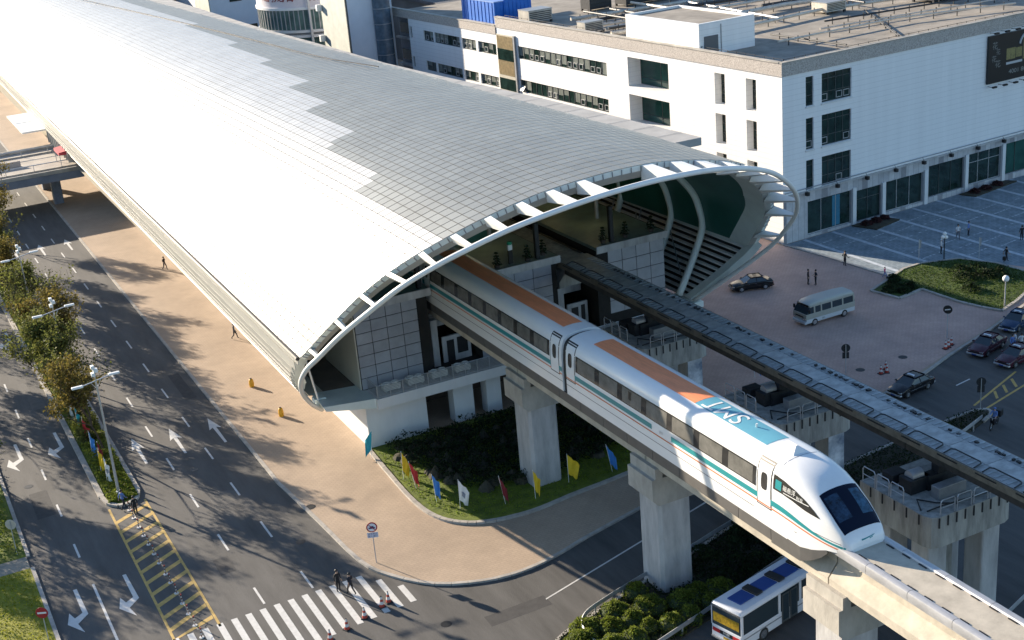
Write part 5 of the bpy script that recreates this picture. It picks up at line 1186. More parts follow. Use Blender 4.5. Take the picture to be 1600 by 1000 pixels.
# rounded bushes in the bed between the roads: each clump a shrub of its own
def bush(x, y, r, h, lm, label, n):
    t = thing('bush', label, 'bush', (x, y, .12), 'clipped bushes in the bed between the roads')
    mb = MB(); mb.lathe(x, y, [(r * .8, .12), (r * .92, h * .4 + .1), (r * .75, h * .75 + .05), (r * .35, h * .93), (.03, h * .97)], 12); obj('twigs', mb, mat('bush_inside', (.03, .045, .012), .9, var=.4, vscale=4), t)
    pts = []
    for _ in range(n):
        a = random.uniform(0, 6.283); v = random.random() ** .8; ph = v * math.pi / 2; k = random.uniform(.88, 1.07) * (1 + .08 * math.sin(5 * a + x) * math.cos(4 * ph))
        pts.append((x + r * math.cos(a) * math.cos(ph) * k, y + r * math.sin(a) * math.cos(ph) * k, .12 + h * math.sin(ph) * k))
    obj('foliage', leaves(pts, .075, .5), lm, t)
BUS = []
random.seed(21)
for _ in range(4000):
    p = (random.uniform(31.5, 60), random.uniform(61, 73.5)); r = random.uniform(.75, 1.25)
    if inside((p[0], p[1] + r * .8), BED) and inside((p[0], p[1] - r * .8), BED) and inside((p[0] - r * .8, p[1]), BED) and all(math.hypot(p[0] - q[0], p[1] - q[1]) > (r + q[2]) * .68 for q in BUS) and not (40.2 < p[0] < 45 and 65.8 < p[1] < 70.8) and abs(p[1] - (66.2 + (p[0] - 36) * .16 - .5)) > .45:
        BUS.append((*p, r))
BUS.sort(key=lambda q: q[0])
mass = []
for k, (x, y, r) in enumerate(BUS):
    h = random.uniform(.75, 1.15)
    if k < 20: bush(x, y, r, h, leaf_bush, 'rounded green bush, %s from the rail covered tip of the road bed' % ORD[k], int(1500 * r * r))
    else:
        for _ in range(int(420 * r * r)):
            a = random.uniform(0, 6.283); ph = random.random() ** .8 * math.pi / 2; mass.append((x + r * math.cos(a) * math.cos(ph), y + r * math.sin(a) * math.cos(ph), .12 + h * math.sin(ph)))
o = obj('shrubbery', leaves(mass, .1, .5), leaf_dark, kind='stuff'); o['label'] = 'bushes under the guideway merging into one mass, shade put into their colour'; o['category'] = 'shrubbery'  # darker leaves than the bushes at the tip: shade put into the colour
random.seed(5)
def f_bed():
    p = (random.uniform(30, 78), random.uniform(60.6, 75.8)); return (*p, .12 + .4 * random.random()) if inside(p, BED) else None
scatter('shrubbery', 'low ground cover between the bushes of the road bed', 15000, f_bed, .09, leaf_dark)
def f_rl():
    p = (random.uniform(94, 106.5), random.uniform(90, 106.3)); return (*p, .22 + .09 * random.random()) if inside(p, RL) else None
scatter('grass', 'grass of the lawn island beside the plaza, shade painted into its colour', 8000, f_rl, .07, mat('grass_blade_painted_shade', (.055, .09, .013), .8, var=.4, vscale=.6, island=.3, spec=.2), 'grass')  # blades darkened with the lawn below to stand in for shade
random.seed(33)
for k, (x, y, r, h) in enumerate(((91.7, 101.5, .9, .7), (93.3, 102.6, .9, .7), (92.6, 100.4, .8, .6), (93.9, 101.0, .8, .7), (94.4, 103.9, .8, .6), (100.8, 101.0, 1.3, 1.0), (102.4, 100.2, 1.4, 1.1), (101.6, 98.6, 1.3, 1.0), (103.2, 98.0, 1.2, 1.0), (99.6, 99.4, 1.2, .9), (98.0, 96.6, 1.1, .8), (105.0, 120.4, .8, .6), (106.6, 120.6, .8, .6), (108.2, 120.9, .7, .5), (123.6, 121.8, .8, .6), (125.6, 122.0, .8, .6), (128, 122.4, .8, .6))):
    lab = (['low dark bush at the sharp corner of the lawn notch', 'low dark bush on the plaza side of the lawn notch', 'low dark bush at the kerb side of the lawn notch', 'low dark bush in the inner corner of the lawn notch', 'low dark bush between the notch and the lawn']
           + ['dark round bush in the lawn middle, nearest the plaza', 'tallest dark bush in the middle of the lawn', 'dark round bush in the lawn middle, on the road side', 'dark bush in the lawn nearest the globe lamp', 'dark bush in the lawn left of the tallest one', 'low dark bush at the front of the lawn island']
           + ['reddish shrub at the left of the first shop bed', 'reddish shrub in the centre of the first shop bed', 'reddish shrub at the right of the first shop bed', 'reddish shrub at the left of the far shop bed', 'reddish shrub in the centre of the far shop bed', 'reddish shrub at the right of the far shop bed'])[k]
    t = thing('bush', lab, 'bush', (x, y, .22), ['bushes in the notch of the lawn island', 'bushes in the middle of the lawn island', 'shrubs in the beds by the shop doors'][0 if k < 5 else (1 if k < 11 else 2)])
    pts = []
    for _ in range(420):
        a = random.uniform(0, 6.283); ph = random.random() * math.pi / 2; q = random.uniform(.6, 1.05); pts.append((x + r * math.cos(a) * math.cos(ph) * q, y + r * math.sin(a) * math.cos(ph) * q, .22 + h * math.sin(ph) * q))
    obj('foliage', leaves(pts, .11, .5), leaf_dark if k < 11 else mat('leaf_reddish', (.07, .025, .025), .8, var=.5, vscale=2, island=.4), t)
    mb = MB(); mb.cyl(x, y, .1, .22 + h * .7, .05, 6); obj('stem', mb, bark, t)
# far greenery beyond the roofs
def f_far():
    x = random.uniform(60, 330); y = 305 + random.random() * 60 + (x - 60) * .02; return (x, y, 1 + 11 * lump(x * .12, y * .1) * random.random() ** .5)
scatter('treeline', 'dark trees far behind the buildings', 9000, f_far, .9, leaf_dark, 'trees')
# ------------------------------------------------------------------ street furniture
def lamp(x, y, label):
    t = thing('street_lamp', label, 'street lamp', (x, y, .1), 'double arm street lamps on the median')
    mb = MB(); mb.tube([(x, y, .1), (x, y, 4), (x, y, 10.4)], [.13, .10, .07], 10); mb.cyl(x, y, .1, .5, .2, 10); obj('pole', mb, galv, t, smooth=40)
    mb = MB(); mb.tube([(x - 1.15, y - .15, 10.2), (x + 1.15, y + .15, 10.5)], .045, 6); mb.tube([(x, y, 9.6), (x - .4, y, 10.25)], .025, 5); mb.tube([(x, y, 9.6), (x + .4, y, 10.4)], .025, 5); obj('arm', mb, galv, t)
    for s in (-1, 1):
        mb = MB(); cx_ = x + s * 1.5; mb.bevbox(cx_ - .45, cx_ + .45, y + s * .17 - .16, y + s * .17 + .16, 10.28 + s * .16, 10.46 + s * .16, .05); obj('lamp_head', mb, whitemetal, t)
    for k, (dx, dz, w_) in enumerate(((-.1, 10.75, .15), (.12, 11.05, .18), (-.05, 11.35, .14))):
        mb = MB(); mb.bevbox(x + dx - w_, x + dx + w_, y - .2, y + .25, dz, dz + .3, .04); obj('camera_box', mb, whitemetal, t)
    mb = MB(); mb.cyl(x, y, 10.4, 11.6, .04, 6); obj('mast', mb, galv, t)
lamp(12.85, 104.6, 'tall double arm street lamp at the tip of the median'); lamp(12.9, 124.7, 'second double arm street lamp, rising from the median trees'); lamp(12.9, 145.6, 'third double arm street lamp beside the far lane arrows')
def signpost(x, y, h, face, label, faces, z0=.12, name='road_sign', r=.035):
    t = thing(name, label, 'road sign', (x, y, z0))
    mb = MB(); mb.tube([(x, y, z0), (x, y, h)], r, 8); obj('post', mb, galv, t)
    d = Vector((math.cos(face), math.sin(face), 0)); s = Vector((-d.y, d.x, 0))
    for nm, mt, zc, shape, off in faces:
        mb = MB(); o = Vector((x, y, zc)) + d * off
        if shape[0] == 'disc':
            n = 24; P = [o + s * shape[1] * math.cos(2 * math.pi * k / n) + UP * shape[1] * math.sin(2 * math.pi * k / n) for k in range(n)]; Q = [p + d * .012 for p in P]
            mb.add(P + Q, [tuple(reversed(range(n))), tuple(range(n, 2 * n))] + [(k, (k + 1) % n, n + (k + 1) % n, n + k) for k in range(n)])
        elif shape[0] == 'rect': mb.obox(o - s * shape[1] / 2 - UP * shape[2] / 2, s * shape[1], UP * shape[2], d * .012)
        elif shape[0] == 'bar':
            q = (s * math.cos(shape[3]) + UP * math.sin(shape[3])); v = (UP * math.cos(shape[3]) - s * math.sin(shape[3])); mb.obox(o - q * shape[1] / 2 - v * shape[2] / 2, q * shape[1], v * shape[2], d * .012)
        elif shape[0] == 'text': mb = text_mb(shape[1], shape[2], lambda a, b: o + s * a + UP * b)
        obj(nm, mb, mt, t)
    return t
FC = -math.pi / 2 - .35
wsign = mat('sign_white', (.72, .72, .74), .5); signred = mat('sign_red', (.35, .02, .03), .5); signblue = mat('sign_blue_print', (.04, .04, .12), .5)
signpost(26.6, 82.1, 3.45, FC, 'round no trucks sign with a text plate on the pavement corner', [('disc', signred, 3.05, ('disc', .40), .05), ('disc', wsign, 3.05, ('disc', .31), .065), ('truck_print', signblue, 3.05, ('rect', .26, .2), .08), ('truck_print', signblue, 3.02, ('bar', .2, .14, 0), .081) if False else ('cab_print', signblue, 3.0, ('bar', .46, .1, 0), .081), ('slash', signred, 3.05, ('bar', .6, .05, -.8), .094), ('plate', mat('sign_plate', (.55, .56, .66), .5), 2.42, ('rect', .78, .42), .05), ('lettering', signblue, 2.52, ('text', '货车禁止', .17), .064), ('lettering', signblue, 2.33, ('text', '驶入通行', .17), .064)])
signpost(4.1, 85.6, 2.6, FC - .1, 'round red no entry sign standing on the yellowish lawn', [('disc', signred, 2.35, ('disc', .42), .05), ('bar', wsign, 2.35, ('bar', .6, .13, 0), .064)])
signpost(4.0, 99.3, 3.0, -math.pi / 2 + 2.6, 'round sign seen from its grey back on the left verge', [('disc', galv, 2.7, ('disc', .42), .05)])
signpost(87.3, 88.8, 3.35, -math.pi / 2 - .9, 'round no entry sign on a white post at the taxi corner', [('disc', black, 3.0, ('disc', .42), .05), ('bar', wsign, 3.0, ('bar', .5, .1, .2), .064)], r=.05)
signpost(74.6, 88.1, 2.9, -math.pi / 2 + 2.6, 'dark round and square sign behind the steel guideway', [('disc', darksteel, 2.55, ('disc', .40), .05), ('plate', darksteel, 1.85, ('rect', .6, .6), .05)])
signpost(78.3, 75.6, 2.9, -math.pi / 2 + 2.6, 'dark sign at the tip of the bed beside the yellow lines', [('disc', darksteel, 2.6, ('disc', .40), .05), ('plate', darksteel, 1.95, ('rect', .6, .6), .05)])
def globe_lamp(x, y, h, label, n=1):
    t = thing('globe_lamp', label, 'lamp post', (x, y, .2)); mb = MB(); mb.tube([(x, y, .2), (x, y, h)], [.07, .05], 8); obj('post', mb, galv if n == 1 else darksteel, t)
    for k in range(n):
        cx_, cz = x + (0 if n == 1 else (-.25, .22, 0)[k]), h + .25 + (0 if n == 1 else (0, -.1, .35)[k]); mb = MB()
        mb.lathe(cx_, y, [(.33 * (1 if n == 1 else .65) * math.sin(a), cz - .33 * (1 if n == 1 else .65) * math.cos(a)) for a in np.linspace(.15, math.pi - .05, 9)], 14); obj('globe', mb, emis, t, smooth=True)
globe_lamp(97.1, 91.2, 2.9, 'single white globe lamp on the lawn island'); globe_lamp(102.8, 105.4, 2.6, 'dark lamp post with a cluster of white globes by the plaza', 3)
for k, (x, y) in enumerate(((100.7, 107.0), (105.9, 103.4))):
    t = thing('banner_pole', ['slim pole at the left of the lawn curve on the plaza', 'slim pole with a narrow dark banner on the plaza'][k], 'pole', (x, y, .136)); mb = MB(); mb.cyl(x, y, .136, 2.6, .04, 6); obj('post', mb, galv, t); mb = MB(); mb.box(x, x + .3, y - .01, y + .01, 1.6, 2.5); obj('banner', mb, greysteel, t)
# flags: cloth hanging from slanted poles
def flag(x, y, mt, label, h=2.1, lean=(.1, 0), w_=.75, group='flags around the garden bed', z0=.2, ang=-.9, mark_=None, seed=0):
    t = thing('flag', label, 'flag', (x, y, z0), group); rnd = random.Random(seed); top = Vector((x + lean[0], y + lean[1], z0 + h))
    mb = MB(); mb.tube([(x, y, z0), top], .02, 6); obj('pole', mb, whitemetal, t)
    d = Vector((math.cos(ang), math.sin(ang), 0)); nrm_ = Vector((-d.y, d.x, 0)); rows = []; base = Vector((x, y, z0)); ax = (top - base)
    for i in range(9):
        v = i / 8; p = top - ax * (.03 + v * .66); row = []
        for j in range(7):
            q = j / 6; droop = q * (.95 + .15 * math.sin(seed)) ; fold = math.sin(q * 11 + v * 3 + seed) * .13 * (.3 + q) + math.sin(v * 7 + seed) * .04 * q
            row.append(p + d * (q * w_ * (.85 - .25 * v)) + nrm_ * fold + UP * (-droop * (1 - .35 * v)))
        rows.append(row)
    mb = MB(); mb.quadgrid(rows); fl = obj('cloth', mb, mt, t, smooth=True)
    if mark_:
        mb = MB()
        P = [rows[i][j] for i, j in ((3, 2), (5, 2), (5, 4), (3, 4))]
        for s in (-1, 1): mb.add([p + nrm_ * .03 * s for p in P], [(0, 1, 2, 3)])
        obj('emblem', mb, mark_, t)
FG = [(32.5, 98.0, flag_teal, 'teal flag leaning against the white undercroft wall', (.45, .2), .7), (33.3, 92.9, flag_yellow, 'yellow flag nearest the teal flag in the garden', (.05, 0), .55), (33.5, 90.8, flag_red, 'bright red flag in the garden beside the yellow one', (-.35, .1), .55), (33.9, 87.7, flag_blue, 'blue flag in the garden between the red and the white one', (-.15, .05), .55), (35.0, 85.7, flag_white, 'white flag at the front curve of the garden bed', (.05, 0), .75), (38.2, 84.3, flag_dark, 'dark red flag on a slanting pole in the garden', (-.35, .1), .5), (40.5, 83.7, flag_yellow, 'yellow flag hanging at the foot of the shaded pillar', (-.05, 0), .5), (43.9, 84.5, flag_yellow, 'yellow flag spread out right of the shaded pillar', (.0, 0), .9), (47.6, 84.0, flag_blue, 'blue flag in deep shade right of the pillar', (-.4, .1), .7), (67.6, 92.2, flag_blue, 'blue flag beyond the steel guideway', (-.1, .1), .8)]
for k, (x, y, mt, lab, le, w_) in enumerate(FG): flag(x, y, mt, lab, 2.5, le, w_ * 1.25, seed=k * 1.7, mark_=mat('flag_print', (.25, .27, .32), .7) if mt is flag_white else None, ang=-.6 if k != 0 else 2.6)
FM = [(12.5, 107.6, flag_white, 'white flag at the end of the median row of flags', .85, 2.4), (12.4, 109.6, flag_yellow, 'large yellow flag on the median next to the white one', .95, 2.5), (12.7, 111.4, flag_dark, 'dark red flag half hidden behind the large blue median flag', .6, 2.3), (12.4, 113.4, flag_blue, 'large light blue flag on the median', .95, 2.6), (12.5, 117.2, flag_red, 'red flag on the median under the last tree', .85, 2.5), (12.4, 120.2, flag_teal, 'teal flag on the median beside the trees', .7, 2.4), (12.2, 122.6, flag_white, 'narrow white flag on the median beside the teal one', .5, 2.4), (12.2, 135.2, flag_white, 'white flag with a red emblem among the median trees', .8, 2.2), (12.3, 138.5, flag_yellow, 'small yellow flag on the median beside the white one', .5, 2.2), (12.3, 146.5, flag_yellow, 'yellow flag farthest along the median shrubs', .8, 2.2), (12.7, 158.8, flag_red, 'faded red flag on the median before the far trees', .8, 2.4)]
for k, (x, y, mt, lab, w_, h) in enumerate(FM): flag(x, y, mt, lab, h, (.05, -.1), w_, 'flags along the median', .1, -1.2, red if k == 7 else (mat('flag_print', (.25, .27, .32), .7) if k == 0 else None), seed=k * 2.3)
# traffic cones
conem = mat('cone_red', (.42, .05, .03), .6); conew = mat('cone_white', (.65, .63, .60), .6)
cone = thing('traffic_cone', 'traffic cone on the crosswalk nearest the kerb', 'traffic cone', (0, 0, 0), 'traffic cones along the crosswalk end')
mb = MB(); mb.bevbox(-.24, .24, -.24, .24, 0, .06, .02); obj('base', mb, black, cone)
mb = MB(); mb.lathe(0, 0, [(.19, .06), (.155, .25)], 12); mb.lathe(0, 0, [(.115, .45), (.085, .62)], 12); obj('body', mb, conem, cone)
mb = MB(); mb.lathe(0, 0, [(.155, .25), (.115, .45)], 12); mb.lathe(0, 0, [(.085, .62), (.05, .8)], 12); obj('band', mb, conew, cone)
mb = MB(); mb.cyl(0, 0, .8, .84, .05, 8); obj('tip', mb, black, cone)
cone.location = (25.4, 76.9, 0)
for k, (x, y) in enumerate(((24.8, 76.6), (23.3, 76.0), (21.8, 75.4), (20.4, 74.8))): dup(cone, (x, y, 0), k, ['traffic cone second from the kerb, touching its neighbour', 'third traffic cone from the kerb', 'fourth traffic cone from the kerb, between two stripes', 'traffic cone at the lower picture edge on the crosswalk'][k])
for k, (x, y) in enumerate(((85.3, 86.9), (85.8, 87.05), (86.4, 87.3))):
    o = dup(cone, (x, y, .12), k, ['red and white cone on the taxi kerb, nearest the guideway', 'middle cone of the three on the taxi kerb', 'cone of the taxi kerb three nearest the no entry sign'][k]); o['group'] = 'cones on the taxi kerb'
for k, (x, y) in enumerate(((76.9, 86.1), (77.5, 86.0), (77.9, 86.6))):
    o = dup(cone, (x, y, .12), k, ['left cone of the three behind the dark taxi by the guideway', 'middle cone behind the dark taxi by the guideway', 'right cone behind the dark taxi by the guideway'][k]); o['group'] = 'cones behind the parked taxi'
bol = thing('slim_bollard', 'slim red and white bollard in the hatched island', 'bollard', (0, 0, 0), 'chained bollards down the hatched island')
mb = MB(); mb.cyl(0, 0, 0, .05, .17, 10); obj('base', mb, conew, bol)
mb = MB(); mb.cyl(0, 0, .05, .72, .035, 8); obj('post', mb, mat('bollard_dark', (.12, .03, .025), .6), bol)
for z in (.25, .5):
    mb = MB(); mb.cyl(0, 0, z, z + .1, .042, 8); obj('band', mb, conew, bol)
mb = MB(); mb.cyl(0, 0, .72, .78, .05, 8); obj('cap', mb, conem, bol)
YB = [100.0, 98.2, 96.6, 95.0, 93.3, 91.7, 89.8, 88.4, 86.7, 85.1, 83.5, 81.8, 80.1]
bol.location = (13.0, 101.6, 0); bol['label'] = 'slim red and white bollard at the top of the hatched island'
for k, y in enumerate(YB): dup(bol, (13.0 + .015 * k, y, 0), k, 'slim red and white bollard, %s down the hatched island from the median' % ORD[k + 1])
mb = MB()
for a, b in zip([101.6] + YB, YB): mb.tube([(13.05, a + (b - a) * t, .68 - .18 * math.sin(math.pi * t)) for t in np.linspace(0, 1, 6)], .014, 4)
tag(obj('chain', mb, black), 'thin dark chain slung between the hatched island bollards', 'chain')
for k, (x, y) in enumerate(((28.8, 119.9), (29.0, 111.4))):
    t = thing('yellow_marker', ['yellow marker post on the pavement farther from the camera', 'yellow marker post on the pavement near the ring end'][k], 'marker post', (x, y, .12)); mb = MB(); mb.lathe(x, y, [(.22, .12), (.26, .5), (.2, .85), (.12, .95)], 12); obj('body', mb, mat('marker_yellow', (.75, .38, .02), .5), t); mb = MB(); mb.cyl(x, y, .95, 1.0, .1, 10); obj('cap', mb, black, t)
# guard rails
def guard(pts, label, h=.72, sp=2.6):
    t = thing('guard_rail', label, 'guard rail', (pts[0][0], pts[0][1], 0)); P = [Vector((*p, 0)) for p in pts]; P = catmull(P, 5)
    mb = MB(); rows = []
    for i, p in enumerate(P):
        tt = (P[min(i + 1, len(P) - 1)] - P[max(i - 1, 0)]).normalized(); n = Vector((-tt.y, tt.x, 0))
        rows.append([p + n * o + UP * z for o, z in ((.0, h - .16), (.06, h - .12), (.06, h - .04), (.0, h), (.06, h + .04), (.06, h + .12), (0, h + .16), (-.02, h + .16), (-.02, h - .16))])
    mb.quadgrid(rows, closed=True); obj('beam', mb, galv, t)
    acc = 0
    for a, b in zip(P, P[1:]):
        acc += (b - a).length
        if acc > sp: acc = 0; mb = MB(); mb.cyl(b.x, b.y, 0, h + .1, .06, 8); obj('post', mb, galv, t)
guard([(36.6, 61.0), (34.9, 62.6), (34.2, 64.3), (34.5, 66.0), (35.4, 67.1), (37.2, 67.8), (40.5, 68.75), (45.7, 70.15), (50.5, 71.5), (60, 73.7)], 'guard rail curving round the tip of the bush bed')
guard([(33.5, 60.7), (37.0, 61.6), (44.1, 63.6), (48.7, 65.0), (57.4, 67.4), (66, 70.0), (76.5, 73.6)], 'guard rail along the bus lane side of the bush bed')
guard([(50, 49.8), (56.5, 52.0), (66, 55.2)], 'guard rail at the lower right behind the guideway')

# ------------------------------------------------------------------ vehicles
def wheel_parts(t, x, y, r, w_, side):
    mb = MB(); V = MB(); y0, y1 = (y - w_, y) if side > 0 else (y, y + w_)
    def ring(mb, prof):
        n = 18; rows = [[(x + rr * math.cos(2 * math.pi * k / n), yy, r + rr * math.sin(2 * math.pi * k / n)) for k in range(n)] for rr, yy in prof]; mb.quadgrid(rows, closed=True); mb.add(rows[-1], [tuple(range(n))]); mb.add(rows[0], [tuple(reversed(range(n)))])
    s = 1 if side > 0 else -1; yo = y
    ring(mb, [(r * .9, yo - s * w_), (r, yo - s * w_ * .8), (r, yo - s * w_ * .15), (r * .9, yo)]); wh = obj('wheel', mb, rubber, t)
    mb = MB(); ring(mb, [(r * .62, yo - s * .05), (r * .60, yo + s * .012), (r * .3, yo + s * .02)]); obj('rim', mb, chrome, wh)
def prof_body(mb, top, bot, hw, edge=.08, mi=0):
    """closed body from a side outline: top and bottom polylines over x, chamfered along the sides"""
    xs = [p[0] for p in top]; rows = []
    for x, z, k in [(p[0], p[1], p[2] if len(p) > 2 else 1) for p in top]:
        zb = lerp(x, bot); h = hw * k; rows.append([(x, -h * .96, zb), (x, -h, zb + .12), (x, -h, z - edge * 2.2), (x, -h + edge * .35, z - edge), (x, -h + edge * 1.6, z), (x, 0, z + .012), (x, h - edge * 1.6, z), (x, h - edge * .35, z - edge), (x, h, z - edge * 2.2), (x, h, zb + .12), (x, h * .96, zb)])
    mb.quadgrid(rows, closed=True, mi=mi); n = len(rows[0]); mb.add(rows[0], [tuple(range(n))], mi); mb.add(rows[-1], [tuple(reversed(range(n)))], mi); return rows
def sedan(label, paint, roofsign=False, group=None, two=None):
    t = thing('parked_car', label, 'car', (0, 0, 0), group)          # nose towards +x
    mb = MB(); prof_body(mb, [(-2.22, .62, .86), (-2.2, .86, .93), (-2.0, .95, .97), (-1.3, .98, 1), (-.6, .97, 1), (.7, .95, 1), (1.0, .93, 1), (1.9, .80, .96), (2.15, .70, .9), (2.22, .52, .82)], [(-2.22, .34), (-1.9, .22), (1.9, .22), (2.22, .30)], .86); obj('body', mb, paint, t, smooth=35)
    cab = [(-1.62, .95), (-1.05, 1.38), (-.2, 1.44), (.25, 1.40), (1.0, .93)]
    mb = MB(); rows = []
    for x, z in cab: k = (z - .93) / .5; rows.append([(x, -.80 + .15 * k, .93), (x, -.80 + .2 * k, z), (x, .80 - .2 * k, z), (x, .80 - .15 * k, .93)])
    b = MB()
    B0 = [(-1.62, .8, .94), (1.0, .8, .92)]
    roof = [(-1.02, .60, 1.40), (.22, .60, 1.41)]
    V = [(-1.62, -.8, .95), (1.02, -.8, .93), (1.02, .8, .93), (-1.62, .8, .95), (-1.0, -.6, 1.38), (.2, -.6, 1.40), (.2, .6, 1.40), (-1.0, .6, 1.38)]
    b.add(V, [(0, 1, 5, 4), (1, 2, 6, 5), (2, 3, 7, 6), (3, 0, 4, 7)]); obj('glasshouse', b, carglass, t)
    mb = MB(); prof_body(mb, [(-1.06, 1.40, .97), (-.9, 1.425, 1), (-.2, 1.45, 1), (.15, 1.43, 1), (.27, 1.395, .97)], [(-1.06, 1.355), (.27, 1.36)], .63, .05); obj('roof', mb, paint, t, smooth=35)
    for s in (-1, 1):
        for (a, c) in (((1.02, s * .8, .93), (.2, s * .6, 1.40)), ((-.38, s * .81, .95), (-.36, s * .61, 1.39)), ((-1.62, s * .8, .95), (-1.0, s * .6, 1.38))):
            mb = MB(); mb.tube([a, c], .035, 5); obj('pillar', mb, paint, t)
        for wx in (-1.3, 1.32):
            wheel_parts(t, wx, s * .87, .31, .2, s)
            mb = MB(); n = 10; mb.tube([(wx + .37 * math.cos(a), s * .862, .31 + .37 * math.sin(a)) for a in np.linspace(0, math.pi, n)], .035, 5); obj('wheel_arch', mb, black, t)
        mb = MB(); mb.bevbox(2.06, 2.19, s * .6 - .17, s * .6 + .17, .52, .66, .02); obj('headlight', mb, chrome, t)
        mb = MB(); mb.bevbox(-2.235, -2.14, s * .62 - .17, s * .62 + .17, .62, .78, .02); obj('tail_light', mb, red, t)
        mb = MB(); mb.bevbox(.72, .9, s * .92 - .08, s * .92 + .08, .98, 1.1, .02); obj('mirror', mb, paint, t)
        mb = MB(); mb.box(-1.0, .95, s * .865 - .008, s * .865 + .008, .52, .56); obj('side_strip', mb, chrome if roofsign else black, t)
        mb = MB(); mb.box(-.32, -.2, s * .87 - .01, s * .87 + .01, .78, .81); mb.box(.45, .57, s * .87 - .01, s * .87 + .01, .78, .81); obj('door_handle', mb, chrome, t)
    mb = MB(); mb.bevbox(2.02, 2.3, -.8, .8, .3, .46, .04); obj('bumper', mb, galv if roofsign else paint, t)
    mb = MB(); mb.bevbox(-2.3, -2.04, -.8, .8, .34, .52, .04); obj('bumper', mb, galv if roofsign else paint, t)
    mb = MB(); mb.box(2.2, 2.222, -.38, .38, .52, .64); obj('grille', mb, black, t)
    mb = MB(); mb.box(2.3, 2.312, -.22, .22, .32, .44); obj('number_plate', mb, mat('plate_blue', (.03, .07, .3), .5), t)
    if roofsign:
        mb = MB(); mb.bevbox(-.1, .12, -.34, .34, 1.46, 1.60, .03); obj('taxi_sign', mb, mat('taxi_sign', (.62, .66, .72), .4), t)
        obj('taxi_sign_lettering', text_mb('TAXI', .14, lambda a, b_: (.123, -a if False else a, 1.53 + b_)), black, t)
    return t
carblack = mat('car_black', (.008, .008, .010), .18); carmaroon = mat('car_maroon', (.055, .012, .022), .22); cardark = mat('car_dark_blue', (.012, .035, .085), .22)
c1 = sedan('black saloon parked on the pink pavement by the louvred wall', carblack); c1.location = (81.6, 111.6, .12); c1.rotation_euler.z = R(180 - 18)
tx1 = sedan('maroon taxi next to the three cones at the kerb', carmaroon, True, 'taxis waiting at the kerb'); tx1.location = (88.1, 84.6, 0); tx1.rotation_euler.z = R(196)
dup(tx1, (88.2, 81.2, 0), R(190), 'maroon taxi in the outer lane beside the first taxi')
tx3 = sedan('dark blue taxi behind the others near the globe lamp', cardark, True, 'taxis waiting at the kerb'); tx3.location = (94.6, 87.2, 0); tx3.rotation_euler.z = R(198)
tx4 = sedan('black taxi half hidden behind the steel guideway', carblack, True, 'taxis waiting at the kerb'); tx4.location = (76.6, 82.0, 0); tx4.rotation_euler.z = R(188)
tx5 = dup(tx3, (99.8, 89.2, 0), R(199), 'dark blue taxi cut off by the right picture edge')
# minibus
def minibus(t):
    gm = mat('minibus_beige', (.34, .335, .29), .4, var=.05); wm = mat('minibus_white', (.52, .54, .56), .4); rm = mat('minibus_roof', (.42, .43, .39), .45)
    mb = MB(); mb.bevbox(-3.1, 3.05, -1.0, 1.0, .35, .85, .07); obj('lower_body', mb, wm, t)
    mb = MB(); mb.bevbox(-3.1, 3.1, -1.01, 1.01, .78, 1.35, .06); obj('side_band', mb, gm, t)
    V = [(-3.06, -.98, 1.3), (3.06, -.98, 1.3), (3.06, .98, 1.3), (-3.06, .98, 1.3), (-3.0, -.9, 2.15), (2.55, -.9, 2.15), (2.55, .9, 2.15), (-3.0, .9, 2.15)]
    mb = MB(); mb.add(V, [(0, 1, 5, 4), (1, 2, 6, 5), (2, 3, 7, 6), (3, 0, 4, 7), (4, 5, 6, 7)]); obj('glasshouse', mb, carglass, t)
    mb = MB(); prof_body(mb, [(-3.08, 2.2, .9), (-2.9, 2.42, .97), (-1.5, 2.5, 1), (1.2, 2.5, 1), (2.3, 2.4, .98), (2.66, 2.2, .9)], [(-3.08, 2.08), (2.66, 2.08)], .95, .12); obj('roof', mb, rm, t, smooth=35)
    for s in (-1, 1):
        for x in (-3.0, -1.6, -.2, 1.1, 1.95):
            mb = MB(); mb.obox((x, s * .985 - .03, 1.3), (.16, 0, 0), (0, .06, 0), (-.02, -s * .075, .85)); obj('pillar', mb, gm, t)
        mb = MB(); mb.obox((-3.0, s * .93 - .03, 2.0), (5.6, 0, 0), (0, .06, 0), (0, -s * .02, .14)); obj('roof_rail', mb, gm, t)
        for wx in (-1.75, 2.0): wheel_parts(t, wx, s * 1.02, .38, .25, s)
        mb = MB(); mb.bevbox(2.9, 3.12, s * .7 - .2, s * .7 + .2, .72, .92, .03); obj('headlight', mb, chrome, t)
        mb = MB(); mb.bevbox(2.72, 2.88, s * 1.16 - .1, s * 1.16 + .1, 1.5, 1.9, .03); obj('mirror', mb, black, t)
    mb = MB(); mb.bevbox(2.95, 3.2, -.98, .98, .32, .6, .05); obj('bumper', mb, wm, t)
    mb = MB(); mb.box(3.1, 3.115, -.6, .6, .95, 1.1); obj('grille', mb, black, t)
    obj('side_lettering', text_mb('001', .26, lambda a, b: (.9 - a if False else .9 - a, 1.004, .58 + b)), black, t)
mbus = thing('minibus', 'beige and white minibus on the pink pavement', 'minibus', (0, 0, 0)); minibus(mbus); mbus.location = (81.9, 100.0, .12); mbus.rotation_euler.z = R(181)
